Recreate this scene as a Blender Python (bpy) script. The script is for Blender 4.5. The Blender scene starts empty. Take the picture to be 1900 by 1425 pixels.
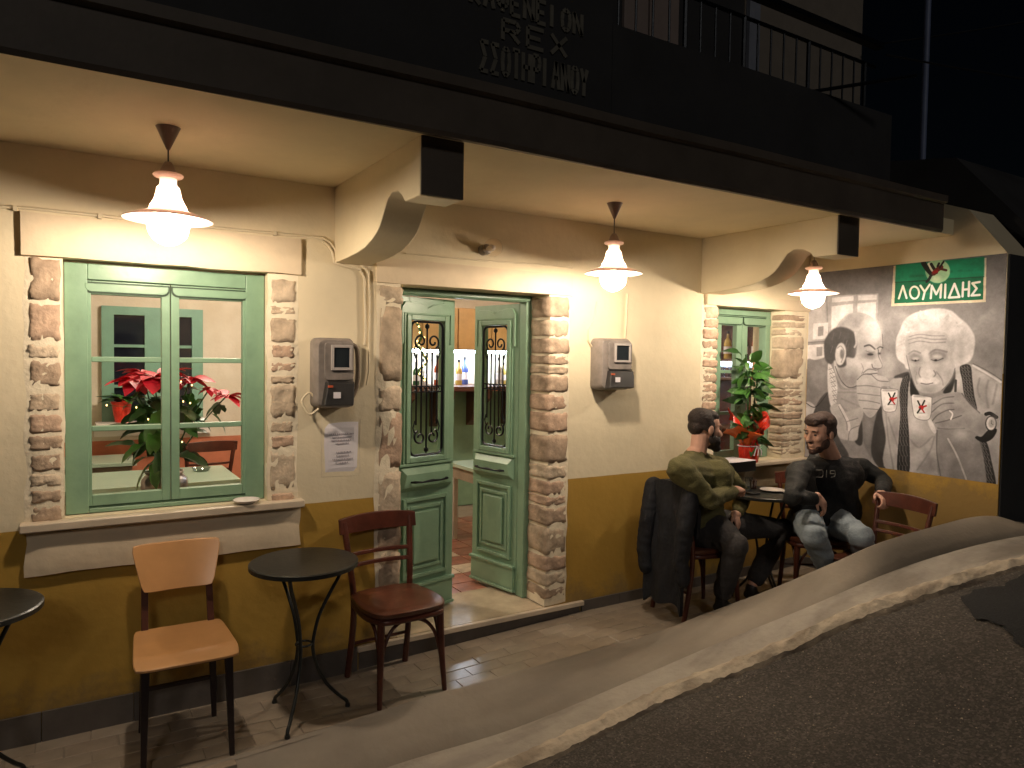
# Greek village cafe front at night: camera, light, structure, then things.
import bpy, bmesh, math, random
import numpy as np
from mathutils import Vector, Matrix, noise, Quaternion
random.seed(7)
sc = bpy.context.scene
COL = sc.collection
PI = math.pi
# ---------------------------------------------------------------- camera
F_PX, YAW, PITCH, ROLL = 1337.47, 0.55403, -0.036624, 0.014983
CAM = Vector((0.0, -3.62372, 1.65))
_cy, _sy, _cp, _sp = math.cos(YAW), math.sin(YAW), math.cos(PITCH), math.sin(PITCH)
FW = Vector((_sy*_cp, _cy*_cp, _sp)); _R0 = Vector((_cy, -_sy, 0)); _U0 = _R0.cross(FW)
RT = _R0*math.cos(ROLL) + _U0*math.sin(ROLL); UP = -_R0*math.sin(ROLL) + _U0*math.cos(ROLL)
cd = bpy.data.cameras.new('camera'); cam = bpy.data.objects.new('camera', cd); COL.objects.link(cam)
cd.sensor_width = 36; cd.lens = F_PX/1900*36; cd.clip_start = .05; cd.clip_end = 400
M3 = Matrix((RT, UP, -FW)).transposed()
cam.matrix_world = Matrix.Translation(CAM) @ M3.to_4x4()
sc.camera = cam
# ---------------------------------------------------------------- night sky, warm sun lamp added to stand in for street light
w = bpy.data.worlds.new("World"); sc.world = w; w.use_nodes = True
wn = w.node_tree; bg = wn.nodes['Background']
sky = wn.nodes.new('ShaderNodeTexSky'); sky.sky_type = 'NISHITA'; sky.sun_disc = False
sky.sun_elevation = math.radians(28); sky.sun_rotation = math.radians(200)
wn.links.new(sky.outputs[0], bg.inputs[0]); bg.inputs[1].default_value = 0.00032
sl = bpy.data.lights.new('street_fill', 'SUN'); sl.energy = 0.21; sl.angle = math.radians(8); sl.color = (1, .92, .82)
so = bpy.data.objects.new('street_fill', sl); COL.objects.link(so)
so.rotation_euler = (math.radians(62), 0, math.radians(-20))
vs = sc.view_settings; vs.view_transform = 'Standard'; vs.look = 'None'; vs.exposure = 0; vs.gamma = 1
vs.use_curve_mapping = False
try: sc.cycles.max_bounces = 8; sc.cycles.transparent_max_bounces = 12; sc.cycles.sample_clamp_indirect = 6
except Exception: pass

def ray(px, py): return FW + RT*((px-950)/F_PX) - UP*((py-712.5)/F_PX)
def PY(px, py, y=0.0):           # survey: point of the photo on a plane y = const
    r = ray(px, py); return CAM + r*((y-CAM.y)/r.y)
def PZ(px, py, z=0.0):
    r = ray(px, py); return CAM + r*((z-CAM.z)/r.z)
def PX(px, py, x=4.98):
    r = ray(px, py); return CAM + r*(x/r.x)
def terr(x): return -.02 + .06*min(1, max(0, (x-1.2)/1.6))

# ---------------------------------------------------------------- materials
def srgb(r, g, b):
    f = lambda c: c/12.92 if c <= .04045 else ((c+.055)/1.055)**2.4
    return (f(r), f(g), f(b), 1)
def mat(name, col, rough=.6, nz=8, amt=.15, bump=.1, bz=40, metal=0, spec=.5, emit=None, est=0, trans=0, coat=0, col2=None, detail=6):
    m = bpy.data.materials.new(name); m.use_nodes = True; t = m.node_tree; n = t.nodes
    b = n['Principled BSDF']
    b.inputs['Roughness'].default_value = rough; b.inputs['Metallic'].default_value = metal
    b.inputs['Specular IOR Level'].default_value = spec
    b.inputs['Coat Weight'].default_value = coat
    if trans: b.inputs['Transmission Weight'].default_value = trans
    tc = n.new('ShaderNodeTexCoord')
    c = tuple(col[:3])+(1,)
    if amt or col2:
        nt = n.new('ShaderNodeTexNoise'); nt.inputs['Scale'].default_value = nz; nt.inputs['Detail'].default_value = detail
        nt.inputs['Roughness'].default_value = .62
        t.links.new(tc.outputs['Object'], nt.inputs['Vector'])
        mr = n.new('ShaderNodeMapRange'); mr.inputs[1].default_value = .3; mr.inputs[2].default_value = .7
        t.links.new(nt.outputs[0], mr.inputs[0])
        mx = n.new('ShaderNodeMix'); mx.data_type = 'RGBA'
        t.links.new(mr.outputs[0], mx.inputs[0])
        a = col2 if col2 else tuple(v*(1-amt) for v in c[:3])
        mx.inputs[6].default_value = tuple(a[:3])+(1,)
        mx.inputs[7].default_value = tuple(min(1, v*(1+(0 if col2 else amt))) for v in c[:3])+(1,)
        t.links.new(mx.outputs[2], b.inputs['Base Color'])
    else: b.inputs['Base Color'].default_value = c
    if bump:
        n2 = n.new('ShaderNodeTexNoise'); n2.inputs['Scale'].default_value = bz; n2.inputs['Detail'].default_value = 5
        t.links.new(tc.outputs['Object'], n2.inputs['Vector'])
        bp = n.new('ShaderNodeBump'); bp.inputs['Strength'].default_value = bump; bp.inputs['Distance'].default_value = .01
        t.links.new(n2.outputs[0], bp.inputs['Height']); t.links.new(bp.outputs[0], b.inputs['Normal'])
    if emit:
        b.inputs['Emission Color'].default_value = tuple(emit)+(1,); b.inputs['Emission Strength'].default_value = est
    return m
def glass(name, tint=(1, 1, 1), rough=.02, base=.06):
    m = bpy.data.materials.new(name); m.use_nodes = True; t = m.node_tree; n = t.nodes
    n.remove(n['Principled BSDF']); o = n['Material Output']
    tr = n.new('ShaderNodeBsdfTransparent'); tr.inputs[0].default_value = tuple(tint)+(1,)
    g = n.new('ShaderNodeBsdfGlossy'); g.inputs['Roughness'].default_value = rough
    fr = n.new('ShaderNodeFresnel'); fr.inputs[0].default_value = 1.45
    ad = n.new('ShaderNodeMath'); ad.inputs[1].default_value = base-.04
    mx = n.new('ShaderNodeMixShader')
    ge = n.new('ShaderNodeNewGeometry'); iv = n.new('ShaderNodeMath'); iv.operation = 'SUBTRACT'; iv.inputs[0].default_value = 1
    mu = n.new('ShaderNodeMath'); mu.operation = 'MULTIPLY'
    t.links.new(ge.outputs['Backfacing'], iv.inputs[1]); t.links.new(iv.outputs[0], mu.inputs[1])
    t.links.new(fr.outputs[0], ad.inputs[0]); t.links.new(ad.outputs[0], mu.inputs[0]); t.links.new(mu.outputs[0], mx.inputs[0])
    t.links.new(tr.outputs[0], mx.inputs[1]); t.links.new(g.outputs[0], mx.inputs[2]); t.links.new(mx.outputs[0], o.inputs[0])
    return m
def emis(name, col, st):
    m = bpy.data.materials.new(name); m.use_nodes = True; t = m.node_tree; n = t.nodes
    n.remove(n['Principled BSDF']); e = n.new('ShaderNodeEmission'); e.inputs[0].default_value = tuple(col)+(1,); e.inputs[1].default_value = st
    t.links.new(e.outputs[0], n['Material Output'].inputs[0]); return m
def wallmat():
    """cream plaster above a hand-painted ochre dado, dado line at z .893"""
    m = mat('wall_plaster', (.75, .65, .46), .85, nz=1.6, amt=.10, bump=.28, bz=22)
    t = m.node_tree; n = t.nodes; b = n['Principled BSDF']
    src = b.inputs['Base Color'].links[0].from_socket
    tc = n.new('ShaderNodeTexCoord'); sp = n.new('ShaderNodeSeparateXYZ'); t.links.new(tc.outputs['Object'], sp.inputs[0])
    nt = n.new('ShaderNodeTexNoise'); nt.inputs['Scale'].default_value = 5; t.links.new(tc.outputs['Object'], nt.inputs['Vector'])
    ma = n.new('ShaderNodeMath'); ma.operation = 'MULTIPLY_ADD'; ma.inputs[1].default_value = .008; t.links.new(nt.outputs[0], ma.inputs[0]); t.links.new(sp.outputs[2], ma.inputs[2])
    gt = n.new('ShaderNodeMath'); gt.operation = 'GREATER_THAN'; gt.inputs[1].default_value = .899; t.links.new(ma.outputs[0], gt.inputs[0])
    n3 = n.new('ShaderNodeTexNoise'); n3.inputs['Scale'].default_value = 3; n3.inputs['Detail'].default_value = 8; t.links.new(tc.outputs['Object'], n3.inputs['Vector'])
    mo = n.new('ShaderNodeMix'); mo.data_type = 'RGBA'; mo.inputs[6].default_value = (.34, .20, .03, 1); mo.inputs[7].default_value = (.50, .30, .05, 1); t.links.new(n3.outputs[0], mo.inputs[0])
    mx = n.new('ShaderNodeMix'); mx.data_type = 'RGBA'; t.links.new(gt.outputs[0], mx.inputs[0]); t.links.new(mo.outputs[2], mx.inputs[6]); t.links.new(src, mx.inputs[7])
    # splash dirt near the ground and a few scuffs
    n4 = n.new('ShaderNodeTexNoise'); n4.inputs['Scale'].default_value = 6; n4.inputs['Detail'].default_value = 10; n4.inputs['Roughness'].default_value = .7
    t.links.new(tc.outputs['Object'], n4.inputs['Vector'])
    m4 = n.new('ShaderNodeMapRange'); m4.inputs[1].default_value = .35; m4.inputs[2].default_value = .05; m4.inputs[3].default_value = -.12; m4.inputs[4].default_value = .28
    t.links.new(sp.outputs[2], m4.inputs[0])
    a4 = n.new('ShaderNodeMath'); a4.operation = 'ADD'; t.links.new(m4.outputs[0], a4.inputs[0]); t.links.new(n4.outputs[0], a4.inputs[1])
    r4 = n.new('ShaderNodeMapRange'); r4.inputs[1].default_value = .53; r4.inputs[2].default_value = .72; r4.inputs[4].default_value = .55; t.links.new(a4.outputs[0], r4.inputs[0])
    d4 = n.new('ShaderNodeMix'); d4.data_type = 'RGBA'; t.links.new(r4.outputs[0], d4.inputs[0]); t.links.new(mx.outputs[2], d4.inputs[6]); d4.inputs[7].default_value = (.16, .115, .06, 1)
    t.links.new(d4.outputs[2], b.inputs['Base Color'])
    return m
M = {}
M['wall'] = wallmat()
M['cream'] = mat('cream_plaster', (.74, .64, .44), .85, nz=2, amt=.08, bump=.25, bz=18)
M['lintel'] = mat('lintel_plaster', (.73, .60, .43), .85, nz=4, amt=.08, bump=.35, bz=16)
M['mortar'] = mat('pale_mortar', (.84, .74, .56), .9, nz=7, amt=.1, bump=.6, bz=30)
for i, c in enumerate([(.50, .39, .28), (.42, .31, .22), (.56, .45, .33), (.50, .35, .25)]):
    M['stone%d' % i] = mat('stone_tone', c, .9, nz=12, amt=.36, bump=.7, bz=38)
M['marble'] = mat('marble_slab', (.62, .52, .40), .35, nz=5, amt=.12, bump=.08, bz=20)
M['thresh'] = mat('polished_threshold', (.52, .42, .30), .16, nz=5, amt=.25, bump=.04, bz=9)
M['skirt'] = mat('grey_skirting_tile', (.105, .09, .08), .45, nz=12, amt=.15, bump=.05)
M['green'] = mat('green_paint', (.225, .365, .245), .36, nz=9, amt=.10, bump=.12, bz=28)
M['green_d'] = mat('green_groove', (.02, .05, .025), .6, amt=0, bump=0)
M['iron'] = mat('wrought_iron', (.012, .015, .02), .4, amt=.1, bump=.1, metal=.6)
M['glass'] = glass('window_glass')
M['fascia'] = mat('dark_fascia', (.11, .088, .07), .6, nz=4, amt=.2, bump=.1)
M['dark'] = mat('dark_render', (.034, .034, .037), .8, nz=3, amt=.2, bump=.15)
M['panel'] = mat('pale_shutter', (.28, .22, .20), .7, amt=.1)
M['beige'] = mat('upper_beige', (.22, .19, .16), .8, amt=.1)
M['paver'] = [mat('paver', c, .24, nz=5, amt=.16, bump=.08, bz=30) for c in [(.32, .265, .205), (.31, .255, .198), (.33, .275, .215)]]
M['bed'] = mat('paver_bed', (.24, .20, .155), .85, amt=.2)
M['white'] = mat('porcelain_white', (.8, .74, .7), .25, amt=.03, bump=0, coat=.3)
M['metal_grey'] = mat('meter_grey', (.23, .20, .18), .5, nz=14, amt=.25, bump=.1)
M['metal_dark'] = mat('meter_cover', (.022, .021, .021), .45, amt=.2)
M['black'] = mat('matt_black', (.012, .012, .014), .5, amt=.1)
M['paper'] = mat('paper', (.74, .70, .74), .8, nz=6, amt=.04, bump=.05)
M['ink'] = mat('ink', (.12, .11, .12), .8, amt=0, bump=0)
M['conduit'] = mat('painted_conduit', (.72, .62, .44), .5, amt=.05)
M['red'] = mat('red_foil', (.62, .03, .012), .3, nz=18, amt=.35, bump=.6, bz=25)
M['redpetal'] = mat('red_bract', (.72, .02, .05), .55, nz=12, amt=.3, bump=.2)
M['leaf'] = mat('leaf_green', (.055, .17, .028), .42, nz=9, amt=.35, bump=.15)
M['leafd'] = mat('leaf_dark', (.03, .085, .022), .42, nz=9, amt=.3, bump=.15)
M['orange'] = mat('orange_foil', (.75, .13, .02), .35, amt=.25, bump=.5)
M['mint'] = mat('mint_tabletop', (.40, .52, .40), .2, nz=3, amt=.05, bump=.02)
M['wood_d'] = mat('dark_bentwood', (.085, .022, .012), .35, nz=10, amt=.35, bump=.12)
M['wood_seat'] = mat('seat_wood', (.11, .035, .018), .30, nz=8, amt=.3, bump=.06)
M['ply'] = mat('honey_plywood', (.55, .29, .12), .28, nz=5, amt=.10, bump=.05, bz=14)
M['legs'] = mat('dark_leg', (.022, .012, .012), .45, amt=.2)
M['table_m'] = mat('table_metal', (.03, .032, .03), .36, nz=20, amt=.25, bump=.1, metal=.35)

# ---------------------------------------------------------------- mesh builder
WL = {}
def tag(o, label=None, cat=None, group=None, kind=None):
    if label: o['label'] = label
    if cat: o['category'] = cat
    if group: o['group'] = group
    if kind: o['kind'] = kind
    return o
def empty(name, loc=(0, 0, 0), label=None, cat=None, group=None):
    o = bpy.data.objects.new(name, None); COL.objects.link(o); o.location = loc; o.empty_display_size = .1
    WL[o.name] = Vector(loc); return tag(o, label, cat, group)
def off(o):
    while o is not None and o.parent is not None: o = o.parent
    return WL.get(o.name, Vector((0, 0, 0))) if o is not None else Vector((0, 0, 0))
def link(name, me, m, parent=None, smooth=False, world=True, bevel=0, mods=None):
    o = bpy.data.objects.new(name, me); COL.objects.link(o)
    if parent is not None:
        o.parent = parent
        if world:
            d = off(parent)
            if d.length > 0: me.transform(Matrix.Translation(-d))
    if m is not None:
        for mm in (m if isinstance(m, (list, tuple)) else [m]): me.materials.append(mm)
    if smooth:
        me.shade_smooth()
        if len(me.polygons) < 20000: me.set_sharp_from_angle(angle=math.radians(48))
    if bevel:
        b = o.modifiers.new('bevel', 'BEVEL'); b.width = bevel; b.segments = 2; b.limit_method = 'ANGLE'; b.angle_limit = .6
        me.shade_smooth(); b.harden_normals = True
    return o
class MB:
    def __init__(s): s.v = []; s.f = []
    def add(s, vs_, fs):
        k = len(s.v); s.v += [tuple(v) for v in vs_]; s.f += [tuple(i+k for i in f) for f in fs]; return s
    def box(s, x0, y0, z0, x1, y1, z1):
        x0, x1 = sorted((x0, x1)); y0, y1 = sorted((y0, y1)); z0, z1 = sorted((z0, z1))
        return s.add([(x0, y0, z0), (x1, y0, z0), (x1, y1, z0), (x0, y1, z0), (x0, y0, z1), (x1, y0, z1), (x1, y1, z1), (x0, y1, z1)],
                     [(3, 2, 1, 0), (4, 5, 6, 7), (0, 1, 5, 4), (1, 2, 6, 5), (2, 3, 7, 6), (3, 0, 4, 7)])
    def bar(s, a, b, wx, wy, up=(0, 0, 1), wx2=None, wy2=None):
        a = Vector(a); b = Vector(b); d = (b-a).normalized(); u = Vector(up)
        if abs(d.dot(u)) > .95: u = Vector((0, 1, 0))
        sx = d.cross(u).normalized(); sy = sx.cross(d)
        wx2 = wx2 or wx; wy2 = wy2 or wy
        vs_ = [a+sx*i*wx/2+sy*j*wy/2 for i, j in ((-1, -1), (1, -1), (1, 1), (-1, 1))]+[b+sx*i*wx2/2+sy*j*wy2/2 for i, j in ((-1, -1), (1, -1), (1, 1), (-1, 1))]
        return s.add(vs_, [(3, 2, 1, 0), (4, 5, 6, 7), (0, 1, 5, 4), (1, 2, 6, 5), (2, 3, 7, 6), (3, 0, 4, 7)])
    def prism(s, pts, ax, d0, d1):
        n = len(pts)
        def P(p, d): return {'x': (d, p[0], p[1]), 'y': (p[0], d, p[1]), 'z': (p[0], p[1], d)}[ax]
        return s.add([P(p, d0) for p in pts]+[P(p, d1) for p in pts],
                     [tuple(range(n))[::-1], tuple(range(n, 2*n))]+[(i, (i+1) % n, n+(i+1) % n, n+i) for i in range(n)])
    def tube(s, path, r, n=8, closed=False, caps=True):
        path = [Vector(p) for p in path]; N = len(path); rr = r if isinstance(r, (list, tuple)) else [r]*N
        base = len(s.v); prev = None
        for i, p in enumerate(path):
            if closed: t = path[(i+1) % N]-path[i-1]
            else: t = path[min(i+1, N-1)]-path[max(i-1, 0)]
            t.normalize()
            if prev is None:
                u = Vector((0, 0, 1)) if abs(t.z) < .9 else Vector((1, 0, 0))
                a = t.cross(u).normalized()
            else: a = (prev - t*prev.dot(t)).normalized()
            prev = a; b = t.cross(a)
            for k in range(n):
                an = 2*PI*k/n; s.v.append(tuple(p+(a*math.cos(an)+b*math.sin(an))*rr[i]))
        for i in range(N if closed else N-1):
            j = (i+1) % N
            for k in range(n):
                s.f.append((base+i*n+k, base+i*n+(k+1) % n, base+j*n+(k+1) % n, base+j*n+k))
        if caps and not closed:
            s.f.append(tuple(base+k for k in range(n))[::-1]); s.f.append(tuple(base+(N-1)*n+k for k in range(n)))
        return s
    def lathe(s, prof, c=(0, 0, 0), n=24, close=False):
        base = len(s.v); N = len(prof)
        for r, z in prof:
            for k in range(n):
                a = 2*PI*k/n; s.v.append((c[0]+r*math.cos(a), c[1]+r*math.sin(a), c[2]+z))
        for i in range(N-1+(1 if close else 0)):
            j = (i+1) % N
            for k in range(n): s.f.append((base+i*n+k, base+i*n+(k+1) % n, base+j*n+(k+1) % n, base+j*n+k))
        return s
    def mesh(s, name):
        me = bpy.data.meshes.new(name); me.from_pydata(s.v, [], s.f); me.validate()
        b = bmesh.new(); b.from_mesh(me); bmesh.ops.recalc_face_normals(b, faces=b.faces); b.to_mesh(me); b.free()
        return me
    def build(s, name, m, parent=None, smooth=False, bevel=0, world=True):
        return link(name, s.mesh(name), m, parent, smooth, world, bevel)
def copy_tree(o, parent=None):
    c = o.copy(); COL.objects.link(c); c.parent = parent
    if parent is None: WL[c.name] = Vector(c.location)
    for ch in list(o.children): copy_tree(ch, c)
    return c
def arc(c, r, a0, a1, n, ax='y'):
    out = []
    for i in range(n+1):
        a = a0+(a1-a0)*i/n; out.append((c[0]+r*math.cos(a), c[1]+r*math.sin(a)))
    return out
def spline(pts, n=8, closed=False):
    P = [Vector(p) for p in pts]; out = []; N = len(P)
    rng = range(N if closed else N-1)
    for i in rng:
        if closed: p0, p1, p2, p3 = P[i-1], P[i], P[(i+1) % N], P[(i+2) % N]
        else: p0, p1, p2, p3 = P[max(i-1, 0)], P[i], P[i+1], P[min(i+2, N-1)]
        for k in range(n):
            t = k/n
            out.append(.5*((2*p1)+(p2-p0)*t+(2*p0-5*p1+4*p2-p3)*t*t+(3*p1-p0-3*p2+p3)*t**3))
    if not closed: out.append(P[-1])
    return out
# ---------------------------------------------------------------- ground
def nz(v, s=1.0, seed=0): return noise.noise(Vector((v[0]*s+seed*7.1, v[1]*s+3.3, (v[2] if len(v) > 2 else 0)*s)))
E_ = [Vector((-14, -.62, -.35)), Vector((-3, -.6, -.12)), Vector((-.5, -.6, -.045)), Vector((.5, -.55, -.03))]+[PY(a, b, c) for a, b, c in
     [(700, 1320, -.5), (1000, 1235, -.5), (1140, 1200, -.52), (1280, 1150, -.65), (1365, 1118, -.78), (1450, 1085, -.95), (1550, 1043, -1.17), (1640, 1005, -1.33), (1720, 980, -1.39), (1790, 962, -1.4), (1849, 957, -1.41)]]+[Vector((5.4, -1.44, .63)), Vector((8, -1.5, .52)), Vector((30, -1.6, .4))]
M_ = [Vector((-14, -.9, -.45)), Vector((-3, -.85, -.22)), Vector((0, -.78, -.17))]+[PY(a, b, c) for a, b, c in
     [(700, 1425, -.72), (960, 1345, -.76), (1190, 1250, -.85), (1330, 1190, -.98), (1480, 1130, -1.20), (1700, 1040, -1.46), (1900, 990, -1.60)]]+[Vector((5.6, -1.7, .58)), Vector((8, -1.75, .5)), Vector((30, -1.9, .38))]
P_ = [Vector((-14, -1.3, -.5)), Vector((-3, -1.15, -.27)), Vector((.3, -1.02, -.19))]+[PY(a, b, c) for a, b, c in
     [(921, 1423, -1.0), (1100, 1340, -1.0), (1256, 1268, -1.06), (1414, 1208, -1.22), (1584, 1132, -1.46), (1774, 1069, -1.66), (1900, 1037, -1.80)]]+[Vector((5.4, -2.0, .54)), Vector((8, -2.1, .48)), Vector((30, -2.3, .38))]
def byx(c, x):
    for i in range(len(c)-1):
        if c[i].x <= x <= c[i+1].x:
            t = (x-c[i].x)/(c[i+1].x-c[i].x); return c[i].lerp(c[i+1], t)
    return c[0].copy() if x < c[0].x else c[-1].copy()
E_ = spline(E_, 6); M_ = spline(M_, 6); P_ = spline(P_, 6)
for c in (E_, M_, P_): c.sort(key=lambda v: v.x)
xs = [-14, -10, -7, -5, -4, -3, -2, -1.5]+[-1+.035*i for i in range(200)]+[6.1, 6.3, 6.6, 7, 7.5, 8, 9, 10, 12, 15, 20, 30]
def lofty(rows, name, m, parent=None, smooth=True):
    n = len(rows[0]); v = [p for r in rows for p in r]
    f = [(i*n+j, i*n+j+1, (i+1)*n+j+1, (i+1)*n+j) for i in range(len(rows)-1) for j in range(n-1)]
    me = bpy.data.meshes.new(name); me.from_pydata([tuple(p) for p in v], [], f)
    b = bmesh.new(); b.from_mesh(me); bmesh.ops.recalc_face_normals(b, faces=b.faces)
    if sum(fc.normal.z for fc in b.faces) < 0: bmesh.ops.reverse_faces(b, faces=b.faces)
    b.to_mesh(me); b.free()
    return link(name, me, m, parent, smooth)
for q in E_:
    if q.x < 2.75: q.z = max(q.z, terr(q.x)+.004) if q.x > -1 else q.z
# concrete channel between terrace and asphalt
rows = []
NE, NM = 9, 7
def chan(x):
    e, m_, p_ = byx(E_, x), byx(M_, x), byx(P_, x); r = []
    back = Vector((e.x, e.y+.05, min(e.z-.005, terr(x))-.25)); r.append(back)
    r.append(Vector((e.x, e.y+.035+.012*nz((x, 1), 5), e.z-.02)))
    for k in range(NE):
        t = k/NE; q = e.lerp(m_, t); q.z += .010*math.sin(PI*t)+.004*nz(q, 4); r.append(q)
    q = m_.copy(); q.z -= .012; r.append(q)
    for k in range(1, NM):
        t = k/NM; q = m_.lerp(p_, t); q.z += .006*nz(q, 9) - .012*(1-t); r.append(q)
    for k, (dy, dz) in enumerate([(.0, .022), (-.03, .03), (-.06, .028), (-.09, .014), (-.12, .0), (-.15, -.02), (-.2, -.06)]):
        q = p_.copy(); ww = .8+.9*nz((x, 0), 1.7); q.y += dy*(.55+.12*ww)+.007*nz((x, k*.2), 5)+.012*nz((x, k*.5), 22, 2); q.z += dz*(.7+.5*nz((x*1.0, k*.3), 13))+.008*nz((x, k*1.3), 38, 3); r.append(q)
    return r
xs2 = sorted(set(xs+[-1+.0175*i for i in range(0, 400)]))
cols = [chan(x) for x in xs2]
rows = [[c[i] for c in cols] for i in range(len(cols[0]))]
def ground_mat(name, c1, c2, c3, s1, s2, rough, bump, bz, speck=0):
    m = mat(name, c1, rough, nz=s1, amt=.2, bump=bump, bz=bz, col2=c2)
    t = m.node_tree; n = t.nodes; b = n['Principled BSDF']; src = b.inputs['Base Color'].links[0].from_socket
    tc = n.new('ShaderNodeTexCoord')
    nt = n.new('ShaderNodeTexNoise'); nt.inputs['Scale'].default_value = s2; nt.inputs['Detail'].default_value = 8
    mp = n.new('ShaderNodeMapping'); mp.inputs['Scale'].default_value = (.35, 1.2, 1)
    t.links.new(tc.outputs['Object'], mp.inputs[0]); t.links.new(mp.outputs[0], nt.inputs['Vector'])
    mr = n.new('ShaderNodeMapRange'); mr.inputs[1].default_value = .45; mr.inputs[2].default_value = .62; t.links.new(nt.outputs[0], mr.inputs[0])
    mx = n.new('ShaderNodeMix'); mx.data_type = 'RGBA'; t.links.new(mr.outputs[0], mx.inputs[0]); t.links.new(src, mx.inputs[6]); mx.inputs[7].default_value = tuple(c3)+(1,)
    out = mx.outputs[2]
    if speck:
        v0 = n.new('ShaderNodeTexVoronoi'); v0.inputs['Scale'].default_value = 115; t.links.new(tc.outputs['Object'], v0.inputs['Vector'])
        s0 = n.new('ShaderNodeSeparateColor'); t.links.new(v0.outputs['Color'], s0.inputs[0])
        p0 = n.new('ShaderNodeMath'); p0.operation = 'POWER'; p0.inputs[1].default_value = 2.5; t.links.new(s0.outputs[1], p0.inputs[0])
        m0 = n.new('ShaderNodeMix'); m0.data_type = 'RGBA'; m0.blend_type = 'MULTIPLY'; m0.inputs[0].default_value = 1
        c0 = n.new('ShaderNodeMapRange'); c0.inputs[3].default_value = .72; c0.inputs[4].default_value = 1.75; c0.clamp = False; t.links.new(p0.outputs[0], c0.inputs[0])
        t.links.new(out, m0.inputs[6]); t.links.new(c0.outputs[0], m0.inputs[7]); out = m0.outputs[2]
        vo = n.new('ShaderNodeTexVoronoi'); vo.inputs['Scale'].default_value = 70; t.links.new(tc.outputs['Object'], vo.inputs['Vector'])
        sx = n.new('ShaderNodeSeparateColor'); t.links.new(vo.outputs['Color'], sx.inputs[0])
        g = n.new('ShaderNodeMath'); g.operation = 'GREATER_THAN'; g.inputs[1].default_value = .955; t.links.new(sx.outputs[0], g.inputs[0])
        l = n.new('ShaderNodeMath'); l.operation = 'LESS_THAN'; l.inputs[1].default_value = .24; t.links.new(vo.outputs['Distance'], l.inputs[0])
        mu = n.new('ShaderNodeMath'); mu.operation = 'MULTIPLY'; t.links.new(g.outputs[0], mu.inputs[0]); t.links.new(l.outputs[0], mu.inputs[1])
        m2 = n.new('ShaderNodeMix'); m2.data_type = 'RGBA'; t.links.new(mu.outputs[0], m2.inputs[0]); t.links.new(out, m2.inputs[6]); m2.inputs[7].default_value = (.26, .22, .17, 1)
        out = m2.outputs[2]
    t.links.new(out, b.inputs['Base Color'])
    return m
M['conc'] = ground_mat('smooth_concrete', (.33, .285, .225), (.26, .22, .175), (.20, .17, .135), 3, 1.6, .75, .25, 30)
M['pale'] = ground_mat('pale_concrete', (.44, .395, .335), (.34, .305, .26), (.25, .22, .185), 5, 4, .85, .8, 22)
M['rough'] = ground_mat('broken_concrete', (.62, .53, .41), (.50, .42, .32), (.34, .28, .21), 14, 9, .95, 1.0, 35)
M['broken'] = ground_mat('dirty_broken_concrete', (.20, .165, .125), (.11, .09, .07), (.075, .06, .048), 20, 12, .95, 1.0, 40)
M['asph'] = ground_mat('worn_asphalt', (.105, .090, .077), (.050, .044, .038), (.062, .054, .047), 75, 2.2, .9, 1.0, 120, speck=1)
M['asph2'] = mat('fresh_asphalt_patch', (.010, .011, .013), .85, nz=90, amt=.4, bump=1.0, bz=150)
k1 = NE+2
tag(lofty(rows[:k1+1], 'pavement', M['conc']), kind='structure')
tag(lofty(rows[k1:k1+NM+1], 'gutter', M['pale']), kind='structure')
tag(lofty(rows[k1+NM:k1+NM+5], 'kerb', M['rough']), kind='structure')
tag(lofty(rows[k1+NM+4:], 'road_edge', M['broken']), kind='structure')
# asphalt
def road_pt(x, t):
    p = byx(P_, x); q = p.copy(); q.y -= .045+t; q.x += -.1*t*min(1, max(0, (4-x)/4)) if x > 0 else 0
    q.z += -.012+.045*min(t, 5)*(1 if x < 3 else max(.2, 1-(x-3)*.4)); return q
ts = [0, .03, .06, .1]+[.1+.05*i for i in range(1, 40)]+[2.3, 2.6, 3, 3.5, 4, 5, 6, 8, 11, 15, 25]
rws = []
for t in ts:
    r = []
    for x in xs:
        q = road_pt(x, t); q.z += .006*nz(q, 6)+.012*nz(q, 1.3, 2)
        if t < .4: q.z -= (.4-t)*.02
        r.append(q)
    rws.append(r)
tag(lofty(rws, 'road', M['asph']), kind='structure')
# darker newer asphalt patch (a thin raised sheet following the road)
pts = []
rp = []
def road_z(x, y):
    best = None
    for t in np.linspace(0, 3, 121):
        q = road_pt(x, t)
        if abs(q.y-y) < .014 or q.y < y: best = q; break
    return (best or q).z
outl = [(1782, 1122), (1808, 1104), (1850, 1098), (1900, 1074), (2060, 1050), (2300, 1180), (2200, 1420), (1990, 1262), (1925, 1215), (1893, 1206), (1868, 1172), (1815, 1160), (1798, 1136)]
def hit(px, py):
    r = ray(px, py)
    for k in range(1, 400):
        q = CAM+r*(k*.03)
        if q.y > -1: break
        z = road_z(q.x, q.y)
        if q.z < z: return Vector((q.x, q.y, z+.014))
    return q
op = [hit(a, b) for a, b in outl]; op = spline(op, 6, True); cen = sum(op, Vector())/len(op)
rr = [[cen.lerp(p*1.0 + Vector((.035*nz(p, 17), .035*nz(p, 15, 4), 0)), k/5) for p in op+op[:1]] for k in range(1, 6)]
for r in rr:
    for p in r: p.z = road_z(p.x, p.y)+.012+.006*nz(p, 6)+.012*nz(p, 1.3, 2)
tag(lofty([[cen]*len(rr[0])]+rr, 'road_patch', M['asph2']), kind='structure')
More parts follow.
